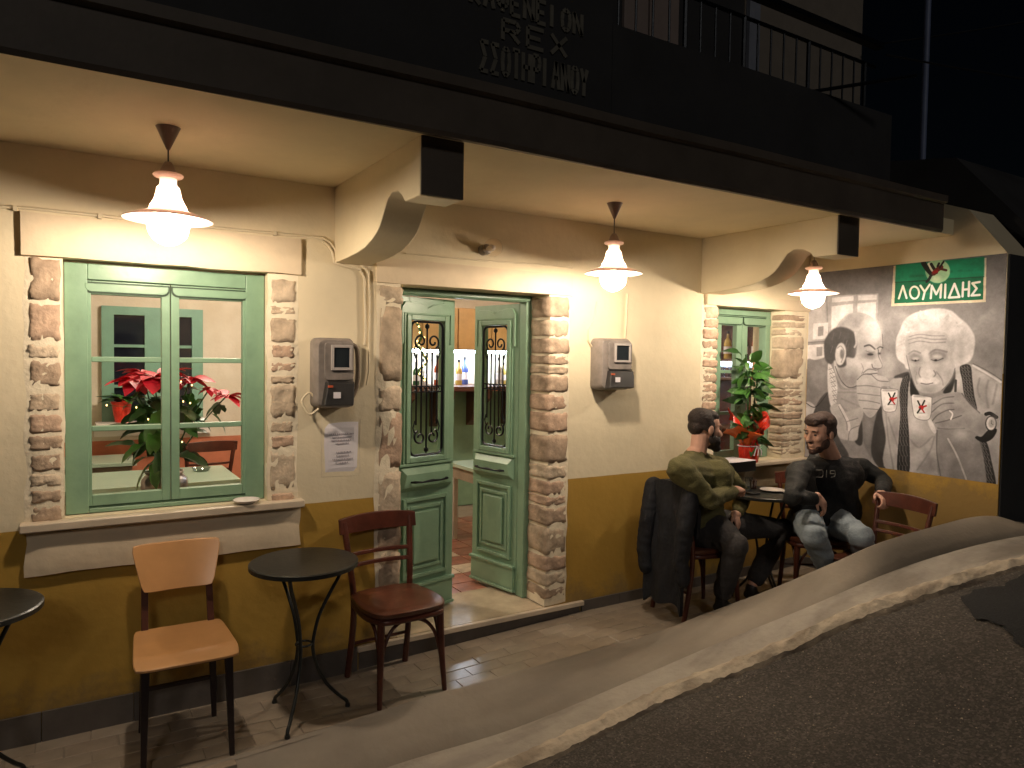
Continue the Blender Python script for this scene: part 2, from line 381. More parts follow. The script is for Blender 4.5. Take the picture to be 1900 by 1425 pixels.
# loose grit on the asphalt, one mass of tiny stones
random.seed(4); gm_ = MB()
for k in range(3200):
    x = random.uniform(-.5, 7); t = random.uniform(0, 2.6)**1.0; q = road_pt(x, t); q.z += .006*nz(q, 6)+.012*nz(q, 1.3, 2)
    r = random.uniform(.0015, .0045)*(1 if random.random() < .93 else 1.9); a = random.uniform(0, 6)
    gm_.add([(q.x+r*math.cos(a), q.y+r*math.sin(a), q.z), (q.x+r*math.cos(a+2), q.y+r*math.sin(a+2), q.z), (q.x+r*math.cos(a+4.1), q.y+r*math.sin(a+4.1), q.z), (q.x, q.y, q.z+r*.8)], [(0, 1, 3), (1, 2, 3), (2, 0, 3)])
go = gm_.build('grit', mat('grit_stone', (.34, .28, .21), .9, nz=30, amt=.5, bump=0)); tag(go, 'loose pale grit scattered over the worn asphalt', 'grit', kind='stuff')
# terrace bed and pavers
mb = MB()
tx = [-3+.25*i for i in range(33)]
bedv = []
rowA = [Vector((min(x, 4.975), .1, terr(x)-.003)) for x in tx]; rowB = [Vector((min(x, 4.975), min(-.3, byx(E_, x).y-.02), terr(x)-.003)) for x in tx]
bed = lofty([rowA, rowB], 'terrace', M['bed'], smooth=False); tag(bed, kind='structure')
pm = []
for k in range(12):
    b_ = MB(); hx, hy = .0988, .0488
    j = [random.uniform(-.003, .003) for _ in range(8)]
    top = [(-hx+j[0], -hy+j[1]), (hx+j[2], -hy+j[3]), (hx+j[4], hy+j[5]), (-hx+j[6], hy+j[7])]
    c = .002
    v = [(x, y, -.03) for x, y in top]+[(x, y, -c) for x, y in top]+[(x*(1-c/hx), y*(1-c/hy), 0) for x, y in top]
    f = [(8, 9, 10, 11)]+[(i, (i+1) % 4, 4+(i+1) % 4, 4+i) for i in range(4)]+[(4+i, 4+(i+1) % 4, 8+(i+1) % 4, 8+i) for i in range(4)]
    b_.add(v, f); me = b_.mesh('paver'); me.materials.append(random.choice(M['paver'])); pm.append(me)
npav = 0
for r in range(14):
    y = -.05-.1*r
    for c in range(40):
        x = -.62+.2*c+(.1 if r % 2 else 0)
        if x > 4.93 or y < byx(E_, x).y+.0 or (1.25 < x < 2.85 and y > -.02): continue
        if npav >= 298: break
        o = bpy.data.objects.new('paver', random.choice(pm)); COL.objects.link(o); o.parent = bed
        o.location = (x, y, terr(x)+random.uniform(-.001, .001)); o.rotation_euler = (random.uniform(-.004, .004), -math.atan2(terr(x+.05)-terr(x-.05), .1)+random.uniform(-.004, .004), 0)
        npav += 1
# ---------------------------------------------------------------- the cafe building
cafe = empty('cafe_building', (0, 0, 0), 'cream village cafe front with ochre dado, green door and windows under a deep canopy', 'building')
def wall_grid(xs_, zs_, holes, y0, y1):
    mb = MB(); solid = {}
    for i in range(len(xs_)-1):
        for j in range(len(zs_)-1):
            cx, cz = (xs_[i]+xs_[i+1])/2, (zs_[j]+zs_[j+1])/2
            solid[i, j] = not any(a < cx < b and c < cz < d for a, b, c, d in holes)
    for (i, j), s_ in solid.items():
        if not s_: continue
        x0, x1, z0, z1 = xs_[i], xs_[i+1], zs_[j], zs_[j+1]
        mb.add([(x0, y0, z0), (x1, y0, z0), (x1, y0, z1), (x0, y0, z1)], [(0, 1, 2, 3)])
        mb.add([(x0, y1, z0), (x1, y1, z0), (x1, y1, z1), (x0, y1, z1)], [(3, 2, 1, 0)])
        for (di, dj, q) in ((-1, 0, [(x0, y0, z0), (x0, y0, z1), (x0, y1, z1), (x0, y1, z0)]), (1, 0, [(x1, y0, z0), (x1, y1, z0), (x1, y1, z1), (x1, y0, z1)]),
                            (0, -1, [(x0, y0, z0), (x0, y1, z0), (x1, y1, z0), (x1, y0, z0)]), (0, 1, [(x0, y0, z1), (x1, y0, z1), (x1, y1, z1), (x0, y1, z1)])):
            if not solid.get((i+di, j+dj), False): mb.add(q, [(0, 1, 2, 3)])
    return mb
WX0, WX1, WZ0, WZ1 = -.01, .835, .93, 2.045
DX0, DX1, DZ1 = 1.53, 2.51, 2.04
VX0, VX1, VZ0, VZ1 = 3.95, 4.70, .90, 2.045
CE = 2.5
wm = wall_grid([-3, WX0, WX1, DX0, DX1, VX0, VX1, 4.98], [-.4, .09, VZ0, WZ0, DZ1, WZ1, 2.74],
               [(WX0, WX1, WZ0, WZ1), (DX0, DX1, .09, DZ1), (VX0, VX1, VZ0, WZ1)], 0, .30)
wall = wm.build('wall', M['wall'], cafe)
def rough_slab(x0, x1, z0, z1, y0, y1, amp=.006, step=.05, seed=0, ends=True):
    """plastered block with hand-made wavering edges"""
    nx = max(2, int((x1-x0)/step)); nz_ = max(2, int((z1-z0)/.04)); v = []; f = []
    for j in range(nz_+1):
        for i in range(nx+1):
            x = x0+(x1-x0)*i/nx; z = z0+(z1-z0)*j/nz_
            if j in (0, nz_): z += amp*nz((x, j), 6, seed)
            if i in (0, nx): x += amp*nz((z, i), 9, seed+1)
            e = (i in (0, nx)) or (j in (0, nz_))
            v.append((x, y0+(.007 if e else 0)+.003*nz((x, z), 5, seed+2), z))
    W_ = nx+1
    for j in range(nz_):
        for i in range(nx): f.append((j*W_+i, j*W_+i+1, (j+1)*W_+i+1, (j+1)*W_+i))
    ring = [i for i in range(W_)]+[(j+1)*W_-1 for j in range(1, nz_+1)]+[nz_*W_+i for i in range(nx-1, -1, -1)]+[j*W_ for j in range(nz_-1, 0, -1)]
    base = len(v)
    for r in ring: v.append((v[r][0], y1, v[r][2]))
    n = len(ring)
    for k in range(n): f.append((ring[k], base+k, base+(k+1) % n, ring[(k+1) % n]))
    m_ = MB(); m_.add(v, f); return m_
rough_slab(-.155, .992, 2.043, 2.218, -.034, .06, seed=1).build('lintel', M['lintel'], cafe, smooth=True)
rough_slab(1.39, 2.665, 2.036, 2.165, -.022, .10, amp=.004, seed=2).build('lintel', M['lintel'], cafe, smooth=True)
rough_slab(3.83, 4.976, 2.043, 2.125, -.028, .10, amp=.004, seed=3).build('lintel', M['lintel'], cafe, smooth=True)
rough_slab(-.15, .99, .70, .886, -.03, .02, amp=.014, seed=4).build('apron', M['lintel'], cafe, smooth=True)
rough_slab(3.84, 4.95, .70, .868, -.02, .02, amp=.008, seed=5).build('apron', mat('plank_apron', (.34, .27, .17), .8, nz=6, amt=.2, bump=.4), cafe, smooth=True)
MB().box(-.17, -.065, .892, 1.005, .10, .928).build('sill', M['marble'], cafe, bevel=.006)
MB().box(3.80, -.075, .872, 4.97, .14, .899).build('sill', M['marble'], cafe, bevel=.006)
# mortar beds and the jamb stones
def mortar(x0, x1, z0, z1, y1, seed): rough_slab(x0, x1, z0, z1, -.0075, y1, amp=.012, step=.03, seed=seed).build('mortar', M['mortar'], cafe, smooth=True)
mortar(-.150, WX0-.001, .93, 2.04, .03, 11); mortar(WX1+.001, .985, .93, 2.04, .03, 12)
mortar(1.392, DX0-.001, .118, 2.033, .03, 13); mortar(DX1-.005, 2.66, .118, 2.033, .197, 14)
mortar(3.80, VX0-.001, .90, 2.04, .03, 15); mortar(VX1-.004, 4.972, .90, 2.04, .125, 16)
def stone_mesh(w_, d_, h_, seed):
    nx, ny, nzz = 7, 2, 6; vid = {}; v = []; f = []
    def V_(i, j, k):
        if (i, j, k) in vid: return vid[i, j, k]
        x, y, z = i/nx*2-1, j/ny*2-1, k/nzz*2-1
        # round the block
        rx, rz = abs(x), abs(z)
        cx_ = 1-.03*rz**8*rx**2; cz_ = 1-.05*rx**8
        px_, pz_ = x*cx_, z*cz_
        py_ = y
        if j == 0:
            bul = (1-rx**10)*(1-rz**10); py_ = -1
            yy = -d_/2 + (1-bul)*.0045 - .006*noise.noise(Vector((x*1.6+seed*3.1, z*1.6, seed)))-.007*noise.noise(Vector((x*3.3+seed, z*3.3*h_/.08, seed)))
        else: yy = py_*d_/2
        a = Vector((px_*w_/2, yy, pz_*h_/2))
        q = noise.noise_vector(Vector((x*1.3+seed*5.7, y, z*1.3-seed)))
        q2 = noise.noise_vector(Vector((x*3.1+seed*2.7, y*2, z*3.1+seed))); a += Vector((q.x*.009+q2.x*.005, 0, (q.z*.7+q2.z*.5)*min(.014, h_*.15)))
        vid[i, j, k] = len(v); v.append(tuple(a)); return vid[i, j, k]
    for i in range(nx):
        for k in range(nzz):
            f.append((V_(i, 0, k), V_(i+1, 0, k), V_(i+1, 0, k+1), V_(i, 0, k+1)))
    for i in range(nx):
        for j in range(ny):
            f.append((V_(i, j, 0), V_(i, j+1, 0), V_(i+1, j+1, 0), V_(i+1, j, 0))); f.append((V_(i, j, nzz), V_(i+1, j, nzz), V_(i+1, j+1, nzz), V_(i, j+1, nzz)))
    for k in range(nzz):
        for j in range(ny):
            f.append((V_(0, j, k), V_(0, j, k+1), V_(0, j+1, k+1), V_(0, j+1, k))); f.append((V_(nx, j, k), V_(nx, j+1, k), V_(nx, j+1, k+1), V_(nx, j, k+1)))
    me = bpy.data.meshes.new('stone'); me.from_pydata(v, [], f); me.shade_smooth(); return me
sn = 0
def stones(x0, x1, zr, dep=.12, wrap=0, jit=.01):
    """zr = list of (z_top, z_bottom)"""
    global sn
    for zt, zb in zr:
        sn += 1
        a = x0+random.uniform(0, jit); b = x1-random.uniform(0, jit)
        if wrap < 0: a = x0-.010
        if wrap > 0: b = x1+.006
        h_ = max(.02, zt-zb)
        me = stone_mesh(b-a, dep, h_, sn*1.37); me.materials.append(M['stone%d' % random.randint(0, 3)])
        o = bpy.data.objects.new('stone', me); COL.objects.link(o); o.parent = cafe
        o.location = ((a+b)/2, -.0112+dep/2+random.uniform(-.002, .002), (zt+zb)/2)
def zl(px, lst, s, oy): return [(PY(px, oy+a/s, 0).z, PY(px, oy+b/s, 0).z) for a, b in lst]
s1 = 2.036
stones(-.135, -.018, zl(81, [(265, 420), (435, 572), (590, 640), (655, 745), (775, 838), (855, 920), (935, 985), (1005, 1065), (1080, 1125), (1140, 1185), (1200, 1262)], s1, 350), .05)
stones(.848, .968, zl(526, [(345, 430), (445, 475), (490, 580), (592, 640), (655, 690), (708, 735), (742, 865), (880, 918), (935, 975), (992, 1135), (1150, 1182)], s1, 350), .05)
s3 = 1.85
stones(1.405, 1.532, zl(720, [(95, 155), (165, 420), (440, 522), (532, 718), (728, 900), (912, 1000), (1010, 1130), (1140, 1215)], s3, 480), .2, 1)
stones(2.505, 2.648, zl(1030, [(130, 200), (212, 265), (275, 325), (333, 362), (370, 395), (402, 458), (468, 520), (528, 595), (605, 700), (710, 755), (762, 808), (815, 845), (853, 912), (920, 1012), (1020, 1068), (1076, 1118), (1125, 1162)], s3, 480), .2, -1)
s7 = 4.317
stones(4.700, 4.93, zl(1475, [(152, 195), (208, 255), (266, 315), (326, 420), (425, 660), (680, 740), (750, 806), (814, 868), (878, 922), (930, 975), (985, 1030), (1042, 1095), (1108, 1152), (1160, 1202), (1210, 1256)], s7, 550), .12, -1)
stones(3.815, 3.955, zl(1318, [(85, 170), (180, 250), (260, 340), (350, 420), (430, 495), (508, 565), (573, 615), (625, 693), (700, 768), (778, 835), (845, 905), (915, 970), (980, 1040), (1050, 1110), (1120, 1190)], s7, 550), .12, 1)
# skirting, threshold
def skirt(x0, x1):
    n = max(1, int((x1-x0)/.33+.5)); d = (x1-x0)/n
    for i in range(n):
        a, b = x0+i*d+.0015, x0+(i+1)*d-.0015; m_ = MB()
        m_.add([(a, -.013, terr(a)-.03), (b, -.013, terr(b)-.03), (b, -.013, .108), (a, -.013, .108), (a, .004, terr(a)-.03), (b, .004, terr(b)-.03), (b, .004, .108), (a, .004, .108)],
               [(0, 1, 2, 3), (3, 2, 6, 7), (0, 3, 7, 4), (1, 5, 6, 2), (0, 4, 5, 1)]); m_.build('skirting_tile', M['skirt'], cafe)
skirt(-1.5, 1.30); skirt(2.78, 4.975)
MB().box(1.31, -.005, -.1, 2.77, .05, .083).build('step_riser', M['skirt'], cafe)
MB().box(1.295, -.03, .083, 2.79, .0, .113).build('step_nosing', M['marble'], cafe, bevel=.005)
MB().box(DX0-.0, .0, .07, DX1+.0, .50, .1135).build('threshold', M['thresh'], cafe)
# canopy slab with fascia
ceil_m = mat('ceiling_plaster', (.80, .70, .49), .85, nz=1.6, amt=.08, bump=.3, bz=12)
MB().box(-3, -1.075, CE, 4.98, 0, CE+.10).build('canopy_slab', ceil_m, cafe)
fa = []
fz = MB(); nfx = 60
for i in range(nfx+1):
    x = -3+(4.76+3)*i/nfx; wv = .012*nz((x, 0), .9, 3)
    for (y, z) in ((-1.075, CE-.004), (-1.115, CE-.012+wv), (-1.125, CE+.005+wv), (-1.125, CE+.165+wv), (-1.15, CE+.175+wv), (-1.15, CE+.215+wv), (-1.075, CE+.215)):
        fa.append((x, y, z))
k = 7
fz.add(fa, [(i*k+j, i*k+(j+1) % k, (i+1)*k+(j+1) % k, (i+1)*k+j) for i in range(nfx) for j in range(k)]+[tuple(range(k)), tuple(nfx*k+j for j in range(k))[::-1]])
fz.build('fascia', M['fascia'], cafe)
# corbels: profile surveyed on the left face of the first one
cp = [PX(a, b, 1.165) for a, b in [(627, 484), (644, 478), (661, 469.5), (676, 459), (688, 446), (697, 433), (703, 421), (708, 406), (712, 392), (718, 370.5), (726, 357), (737, 354), (745, 362), (750.5, 374)]]
prof = [(0.0, 2.118)]+[(min(-.01, q.y), q.z) for q in cp[1:]]+[(-1.045, 2.272), (-1.045, CE+.001), (0, CE+.001)]
def corbel(x0, x1):
    m_ = MB(); m_.prism([(y, z) for y, z in prof], 'x', x0, x1); o = m_.build('corbel', M['cream'], cafe, bevel=.006)
    MB().box(x0+.002, -1.052, 2.275, x1-.002, -1.0455, CE).build('corbel_face', M['fascia'], cafe)
corbel(1.165, 1.352); corbel(3.785, 3.985); corbel(-1.5, -1.31)
# upper storey and balcony
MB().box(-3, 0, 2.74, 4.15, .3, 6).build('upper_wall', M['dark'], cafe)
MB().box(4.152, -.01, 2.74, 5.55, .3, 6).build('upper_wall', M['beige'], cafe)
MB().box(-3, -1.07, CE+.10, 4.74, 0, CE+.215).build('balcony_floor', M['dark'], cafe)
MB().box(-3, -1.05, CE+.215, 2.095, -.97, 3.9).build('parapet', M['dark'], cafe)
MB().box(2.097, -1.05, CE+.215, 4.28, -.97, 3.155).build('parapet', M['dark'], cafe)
for a, b in ((3.02, 3.22), (3.235, 3.49)): MB().box(a, -.03, 2.78, b, -.001, 4.9).build('shutter', M['panel'], cafe, bevel=.004)
MB().box(4.16, -.05, 2.78, 4.27, -.011, 4.9).build('shutter', mat('bluish_shutter', (.24, .26, .32), .6), cafe, bevel=.004)
rl = empty('balcony_railing', (2.1, -1.0, 3.155), 'dark iron balcony railing with thin upright bars above the canopy', 'railing')
x = 2.16
while x < 4.1:
    MB().tube([(x, -1.01, 3.155), (x, -1.01, 3.43)], .006 if int(x*10) % 5 else .012, 6).build('bar', M['iron'], rl); x += .105
MB().tube([(2.1, -1.01, 3.43), (4.15, -1.01, 3.43)], .010, 6).build('rail', M['iron'], rl)
MB().bar((2.1, -1.01, 3.56), (4.2, -1.01, 3.56), .05, .03).build('handrail', M['iron'], rl)
MB().tube([(3.55, -1.01, 3.16), (4.0, -1.35, 3.24)], .010, 6).build('brace', M['iron'], rl)

# ---------------------------------------------------------------- windows
def rbox(mb, x0, x1, z0, z1, y0, y1): return mb.box(x0, y0, z0, x1, y1, z1)
def window(x0, x1, z0, z1, y, sashes, mz, board=True, fw=.062):
    fr = MB()
    fr.box(x0, y, z0, x0+fw, y+.07, z1); fr.box(x1-fw, y, z0, x1, y+.07, z1); fr.box(x0+fw, y, z1-fw*.8, x1-fw, y+.07, z1); fr.box(x0+fw, y, z0, x1-fw, y+.07, z0+.02)
    W = fr.build('window', M['green'], cafe, bevel=.004)
    for (a, b, c, d) in sashes:      # outer x0,x1, glass x0,x1
        s = MB(); zt, zb = z1-fw*.8-.003, z0+.022; gt, gb = mz[0], mz[-1]
        s.box(a, y+.008, zb, c, y+.05, zt); s.box(d, y+.008, zb, b, y+.05, zt); s.box(c, y+.008, gt, d, y+.05, zt); s.box(c, y+.008, zb, d, y+.05, gb)
        s.build('sash', M['green'], W, bevel=.003)
        for q in mz[1:-1]: MB().box(c, y+.014, q-.012, d, y+.045, q+.012).build('glazing_bar', M['green'], W, bevel=.004)
        for i in range(len(mz)-1):
            MB().box(c-.003, y+.027, mz[i+1], d+.003, y+.030, mz[i]).build('pane', M['glass'], W)
        if board:
            r = .03; zc = gt+.01
            def rr_(a_, b_, lo, hi, r_): return [(a_, hi), (a_, lo+r_)]+[(a_+r_-r_*math.cos(t*PI/8), lo+r_-r_*math.sin(t*PI/8)) for t in range(1, 4)]+[(a_+r_, lo), (b_-r_, lo)]+[(b_-r_+r_*math.sin(t*PI/8), lo+r_-r_*math.cos(t*PI/8)) for t in range(1, 4)]+[(b_, lo+r_), (b_, hi)]
            MB().prism(rr_(a+.0, b-.0, gt+.004, zt-.006, r), 'y', y+.0045, y+.0075).build('groove', M['green_d'], W)
            MB().prism(rr_(a+.007, b-.007, gt+.011, zt-.013, r-.004), 'y', y-.002, y+.0044).build('header_board', M['green'], W, bevel=.002)
    return W
wy = .05
gx = [PY(a, b, wy+.01).x for a, b in ((170, 730), (300, 730), (333, 730), (450, 730))]
gz = [PY(300, a, wy).z for a in (552, 668, 792, 910)]
mid = (gx[1]+gx[2])/2
window(WX0+.003, WX1-.003, WZ0+.003, 2.035, wy, [(gx[0]-.03, mid-.002, gx[0], gx[1]), (mid+.002, gx[3]+.03, gx[2], gx[3])], gz, fw=.088)
MB().box(.06, wy+.0065, .958, .775, wy+.0078, .964).build('groove', M['green_d'], cafe)
vy = .13
hx = [PY(a, b, vy+.01).x for a, b in ((1330, 650), (1366, 650), (1386, 650), (1430, 650))]
hz = [PY(1400, a, vy).z for a in (606, 690, 765, 832)]
mid = (hx[1]+hx[2])/2
window(VX0+.003, VX1-.003, VZ0+.001, 2.035, vy, [(VX0+.03, mid-.002, hx[0]+.045, hx[1]), (mid+.002, hx[3]+.05, hx[2], hx[3])], hz, fw=.05)
# ---------------------------------------------------------------- door
fy = .20
dfr = MB()
dfr.box(DX0, fy, .1135, DX0+.07, fy+.09, 2.0); dfr.box(DX1-.045, fy, .1135, DX1+.0, fy+.09, 2.0); dfr.box(DX0, fy, 2.0, DX1, fy+.09, 2.038)
DF = dfr.build('door_frame', M['green'], cafe, bevel=.006)
MB().box(DX0+.02, fy-.012, 2.006, DX1-.02, fy-.0005, 2.02).build('moulding', M['green'], DF, bevel=.004)
def spiral(c, r0, r1, a0, a1, y, n=22):
    return [(c[0]+(r0+(r1-r0)*i/n)*math.cos(a0+(a1-a0)*i/n), y, c[1]+(r0+(r1-r0)*i/n)*math.sin(a0+(a1-a0)*i/n)) for i in range(n+1)]
M['dglass'] = glass('door_glass', (.97, 1, .98), .03, .04); M['dglass'].node_tree.nodes['Fresnel'].inputs[0].default_value = 1.12
def leaf_door(sx, hinge, ang):
    Wd, z0, z1, T = .445, .128, 1.995, .042
    X = lambda v: sx*v
    gx0, gx1, gz0, gz1 = .095, .350, 1.055, 1.862
    m_ = MB()
    m_.box(X(0), 0, z0, X(gx0), T, z1); m_.box(X(gx1), 0, z0, X(Wd), T, z1); m_.box(X(gx0), 0, z0, X(gx1), T, gz0); m_.box(X(gx0), 0, gz1, X(gx1), T, z1)
    D = m_.build('door', M['green'], cafe, bevel=.003)
    def frame(nm, x0, x1, za, zb, wd, y0, y1, par=D):
        q = MB(); q.box(X(x0), y0, za, X(x0+wd), y1, zb); q.box(X(x1-wd), y0, za, X(x1), y1, zb)
        q.box(X(x0+wd), y0, zb-wd, X(x1-wd), y1, zb); q.box(X(x0+wd), y0, za, X(x1-wd), y1, za+wd); return q.build(nm, M['green'], par, bevel=.004)
    frame('moulding', gx0-.03, gx1+.03, gz0-.03, gz1+.03, .03, -.022, -.0003)
    frame('moulding', gx0-.045, gx1+.045, gz0-.047, gz1+.047, .0165, -.012, -.0003)
    # carved head panel
    hp = [(.03, 1.72), (.03, 1.93), (.055, 1.965), (.12, 1.965), (.18, 1.955), (.222, 1.935), (.264, 1.955), (.32, 1.965), (.385, 1.965), (.415, 1.93), (.415, 1.72), (.40, 1.72), (.40, 1.90), (.045, 1.90), (.045, 1.72)]
    MB().prism([(X(a), b) for a, b in hp], 'y', -.014, -.0003).build('carved_head', M['green'], D, bevel=.003)
    # drawer like panel with the handle
    q = MB(); a0, a1, b0, b1 = .03, .415, .855, 1.005
    q.add([(X(a0), -.0003, b0), (X(a1), -.0003, b0), (X(a1), -.0003, b1), (X(a0), -.0003, b1), (X(a0+.01), -.035, b0+.03), (X(a1-.01), -.035, b0+.03), (X(a1-.03), -.035, b1-.045), (X(a0+.03), -.035, b1-.045)],
          [(0, 1, 5, 4), (1, 2, 6, 5), (2, 3, 7, 6), (3, 0, 4, 7), (4, 5, 6, 7)])
    q.box(X(a0-.012), -.02, b1+.001, X(a1+.012), -.0003, b1+.016)
    q.build('lock_rail', M['green'], D, bevel=.002)
    h = MB(); h.tube([(X(.09), -.036, .915), (X(.10), -.062, .918), (X(.15), -.066, .914), (X(.22), -.066, .917), (X(.29), -.066, .913), (X(.345), -.062, .918), (X(.355), -.036, .915)], [.006, .008, .005, .009, .005, .008, .006], 8)
    h.build('handle', M['iron'], D, smooth=True)
    # lower raised panel
    frame('panel_frame', .05, .395, .335, .815, .022, -.018, -.0003)
    frame('panel_frame', .085, .36, .385, .765, .022, -.010, -.0003)
    MB().box(X(.125), -.020, .42, X(.32), -.0003, .73).build('panel', M['green'], D, bevel=.008)
    q = MB(); q.box(X(.012), -.02, .15, X(.433), -.0003, .28); q.box(X(.004), -.032, .283, X(.441), -.0003, .302); q.box(X(.004), -.028, .131, X(.441), -.0003, .149)
    q.build('kick_board', M['green'], D, bevel=.004)
    # glass and iron grille
    MB().box(X(gx0), .024, gz0, X(gx1), .027, gz1).build('pane', M['dglass'], D)
    g = MB(); cx, w2 = (gx0+gx1)/2, (gx1-gx0)/2; y = -.006
    cxs = sx*cx
    r = .035
    out = []
    for (px_, pz_, a0) in ((cx+w2-.008-r, gz1-.01-r, 0), (cx-w2+.008+r, gz1-.01-r, 90), (cx-w2+.008+r, gz0+.01+r, 180), (cx+w2-.008-r, gz0+.01+r, 270)):
        for t in range(6):
            an = math.radians(a0+18*t); out.append((X(px_+r*math.cos(an)), y, pz_+r*math.sin(an)))
    g.tube(out, .0075, 6, closed=True)
    for dx, za, zb in ((-.078, gz0+.19, gz1-.2), (-.040, gz0+.14, gz1-.18), (0, gz0+.02, gz1-.02), (.040, gz0+.14, gz1-.18), (.078, gz0+.19, gz1-.2)):
        g.tube([(cxs+dx, y, za), (cxs+dx, y, zb)], .0055, 6)
    for s_ in (-1, 1):
        for (zc, up) in ((gz1-.125, 1), (gz0+.115, -1)):
            pts = spiral((cxs+s_*.048, zc), .012, .045, 0 if s_ > 0 else PI, (0 if s_ > 0 else PI)+s_*up*(-1)*PI*2.35, y)
            g.tube(pts, .0062, 6)
            g.tube([(cxs+s_*.09, y, zc-up*.03), (cxs+s_*.1, y, zc-up*.06), (cxs+s_*.085, y, zc-up*.1)], .0042, 6)
    g.box(cxs-.112, y-.006, 1.435, cxs+.112, y+.004, 1.443); g.box(cxs-.112, y-.006, 1.468, cxs+.112, y+.004, 1.476)
    for k in range(6): g.tube([(cxs-.09+.036*k, y, 1.443), (cxs-.082+.036*k, y, 1.456), (cxs-.09+.036*k, y, 1.468)], .004, 6)
    for zc in (gz1-.035, gz0+.04): g.lathe([(0, -.02), (.014, -.008), (.014, .006), (0, .02)], (cxs, y, zc), 8)
    g.build('grille', M['iron'], D)
    D.location = (hinge[0], hinge[1], 0); D.rotation_euler = (0, 0, ang)
    return D
leaf_door(1, (DX0+.075, .235), math.radians(14.5))
leaf_door(-1, (DX1-.048, .275), math.radians(-79))

# ---------------------------------------------------------------- interior shell
M['inw'] = mat('interior_plaster', (.60, .52, .40), .9, nz=2.6, amt=.16, bump=.15, col2=(.74, .67, .56))
M['salmon'] = mat('salmon_dado', (.50, .17, .09), .8, amt=.1)
BY = 3.3
for nm, b, m_ in (('interior_wall', (-1.2, BY, .05, 5.5, BY+.1, 2.75), 'inw'), ('interior_wall', (-1.3, .302, .05, -1.2, BY, 2.75), 'inw'), ('interior_wall', (5.4, .302, .05, 5.5, BY, 2.75), 'inw'), ('interior_ceiling', (-1.3, .302, 2.6, 5.4, BY, 2.7), 'inw')):
    MB().box(*b).build(nm, M[m_], cafe)
MB().box(-1.2, BY-.008, .1, 2.4, BY-.001, .90).build('interior_dado', M['salmon'], cafe)
MB().box(2.45, BY-.012, .1, 5.39, BY-.001, 1.05).build('interior_dado', M['green'], cafe)
MB().box(-1.3, .302, 0, 5.5, BY, .092).build('interior_floor', mat('floor_grout', (.3, .24, .18), .6), cafe)
tl = []
for c in ((.33, .14, .095), (.50, .40, .30), (.28, .12, .085)):
    me = MB().box(-.096, -.096, -.005, .096, .096, .010).mesh('tile'); me.materials.append(mat('floor_tile', c, .3, nz=10, amt=.3)); tl.append(me)
for i in range(9):
    for j in range(10):
        o = bpy.data.objects.new('floor_tile', tl[(0, 2, 0, 1)[(i+2*j+(i*j) % 3) % 4]]); COL.objects.link(o); o.parent = cafe; o.location = (1.9+.2*i, .6+.2*j, .094)
# window in the rear wall of the room
ty = BY-.03
bz0, bz1 = 1.0, PY(190, 567, ty).z
bx0, bx1 = PY(188, 600, ty).x, PY(376, 600, ty).x
q = MB(); fwq = .09
q.box(bx0, ty-.02, bz0, bx0+fwq, ty+.02, bz1); q.box(bx1-fwq, ty-.02, bz0, bx1, ty+.02, bz1); q.box(bx0+fwq, ty-.02, bz1-.07, bx1-fwq, ty+.02, bz1); q.box(bx0+fwq, ty-.02, bz0, bx1-fwq, ty+.02, bz0+.05)
gm = mat('aqua_green_paint', (.17, .33, .25), .5, amt=.08)
BW = q.build('window', gm, cafe)
mx_ = (bx0+bx1)/2
MB().box(mx_-.07, ty-.016, bz0+.05, mx_+.07, ty+.014, bz1-.07).build('mullion', gm, BW)
for zz in (bz0+.36, bz0+.70):
    MB().box(bx0+fwq, ty-.012, zz-.012, mx_-.07, ty+.01, zz+.012).build('glazing_bar', gm, BW); MB().box(mx_+.07, ty-.012, zz-.012, bx1-fwq, ty+.01, zz+.012).build('glazing_bar', gm, BW)
MB().box(bx0+.05, ty+.012, bz0+.03, bx1-.05, ty+.018, bz1-.05).build('pane', mat('night_pane', (.01, .012, .02), .08, amt=0, bump=0), BW)
MB().box(bx0-.06, ty-.025, bz0-.06, bx1+.06, ty+.029, bz0-.001).build('sill', M['white'], BW)

# ---------------------------------------------------------------- neighbouring building carrying the mural
nb = empty('neighbouring_building', (4.98, -1.4, .7), 'dark projecting neighbouring building at the right whose side wall carries the mural', 'building')
m_ = MB(); m_.prism([(0, -.4), (-1.405, -.4), (-1.405, 2.345), (-1.165, 2.655), (-1.0, 2.72), (0, 2.72)], 'x', 4.98, 5.3); m_.build('side_wall', M['wall'], nb)
sk = MB()
for i in range(4):
    a, b = -.014-.345*i, -.014-.345*(i+1)+.003
    MB().box(4.967, a, .0, 4.979, b, .108).build('skirting_tile', M['skirt'], nb)
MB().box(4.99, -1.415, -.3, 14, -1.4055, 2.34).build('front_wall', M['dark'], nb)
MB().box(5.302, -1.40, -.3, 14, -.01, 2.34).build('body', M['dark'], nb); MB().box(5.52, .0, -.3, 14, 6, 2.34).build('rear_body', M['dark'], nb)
MB().prism([(-1.50, 2.352), (-1.50, 2.40), (-.9, 3.1), (1.5, 3.5), (1.5, 2.9), (-1.2, 2.60)], 'x', 5.32, 14).build('roof', M['dark'], nb)
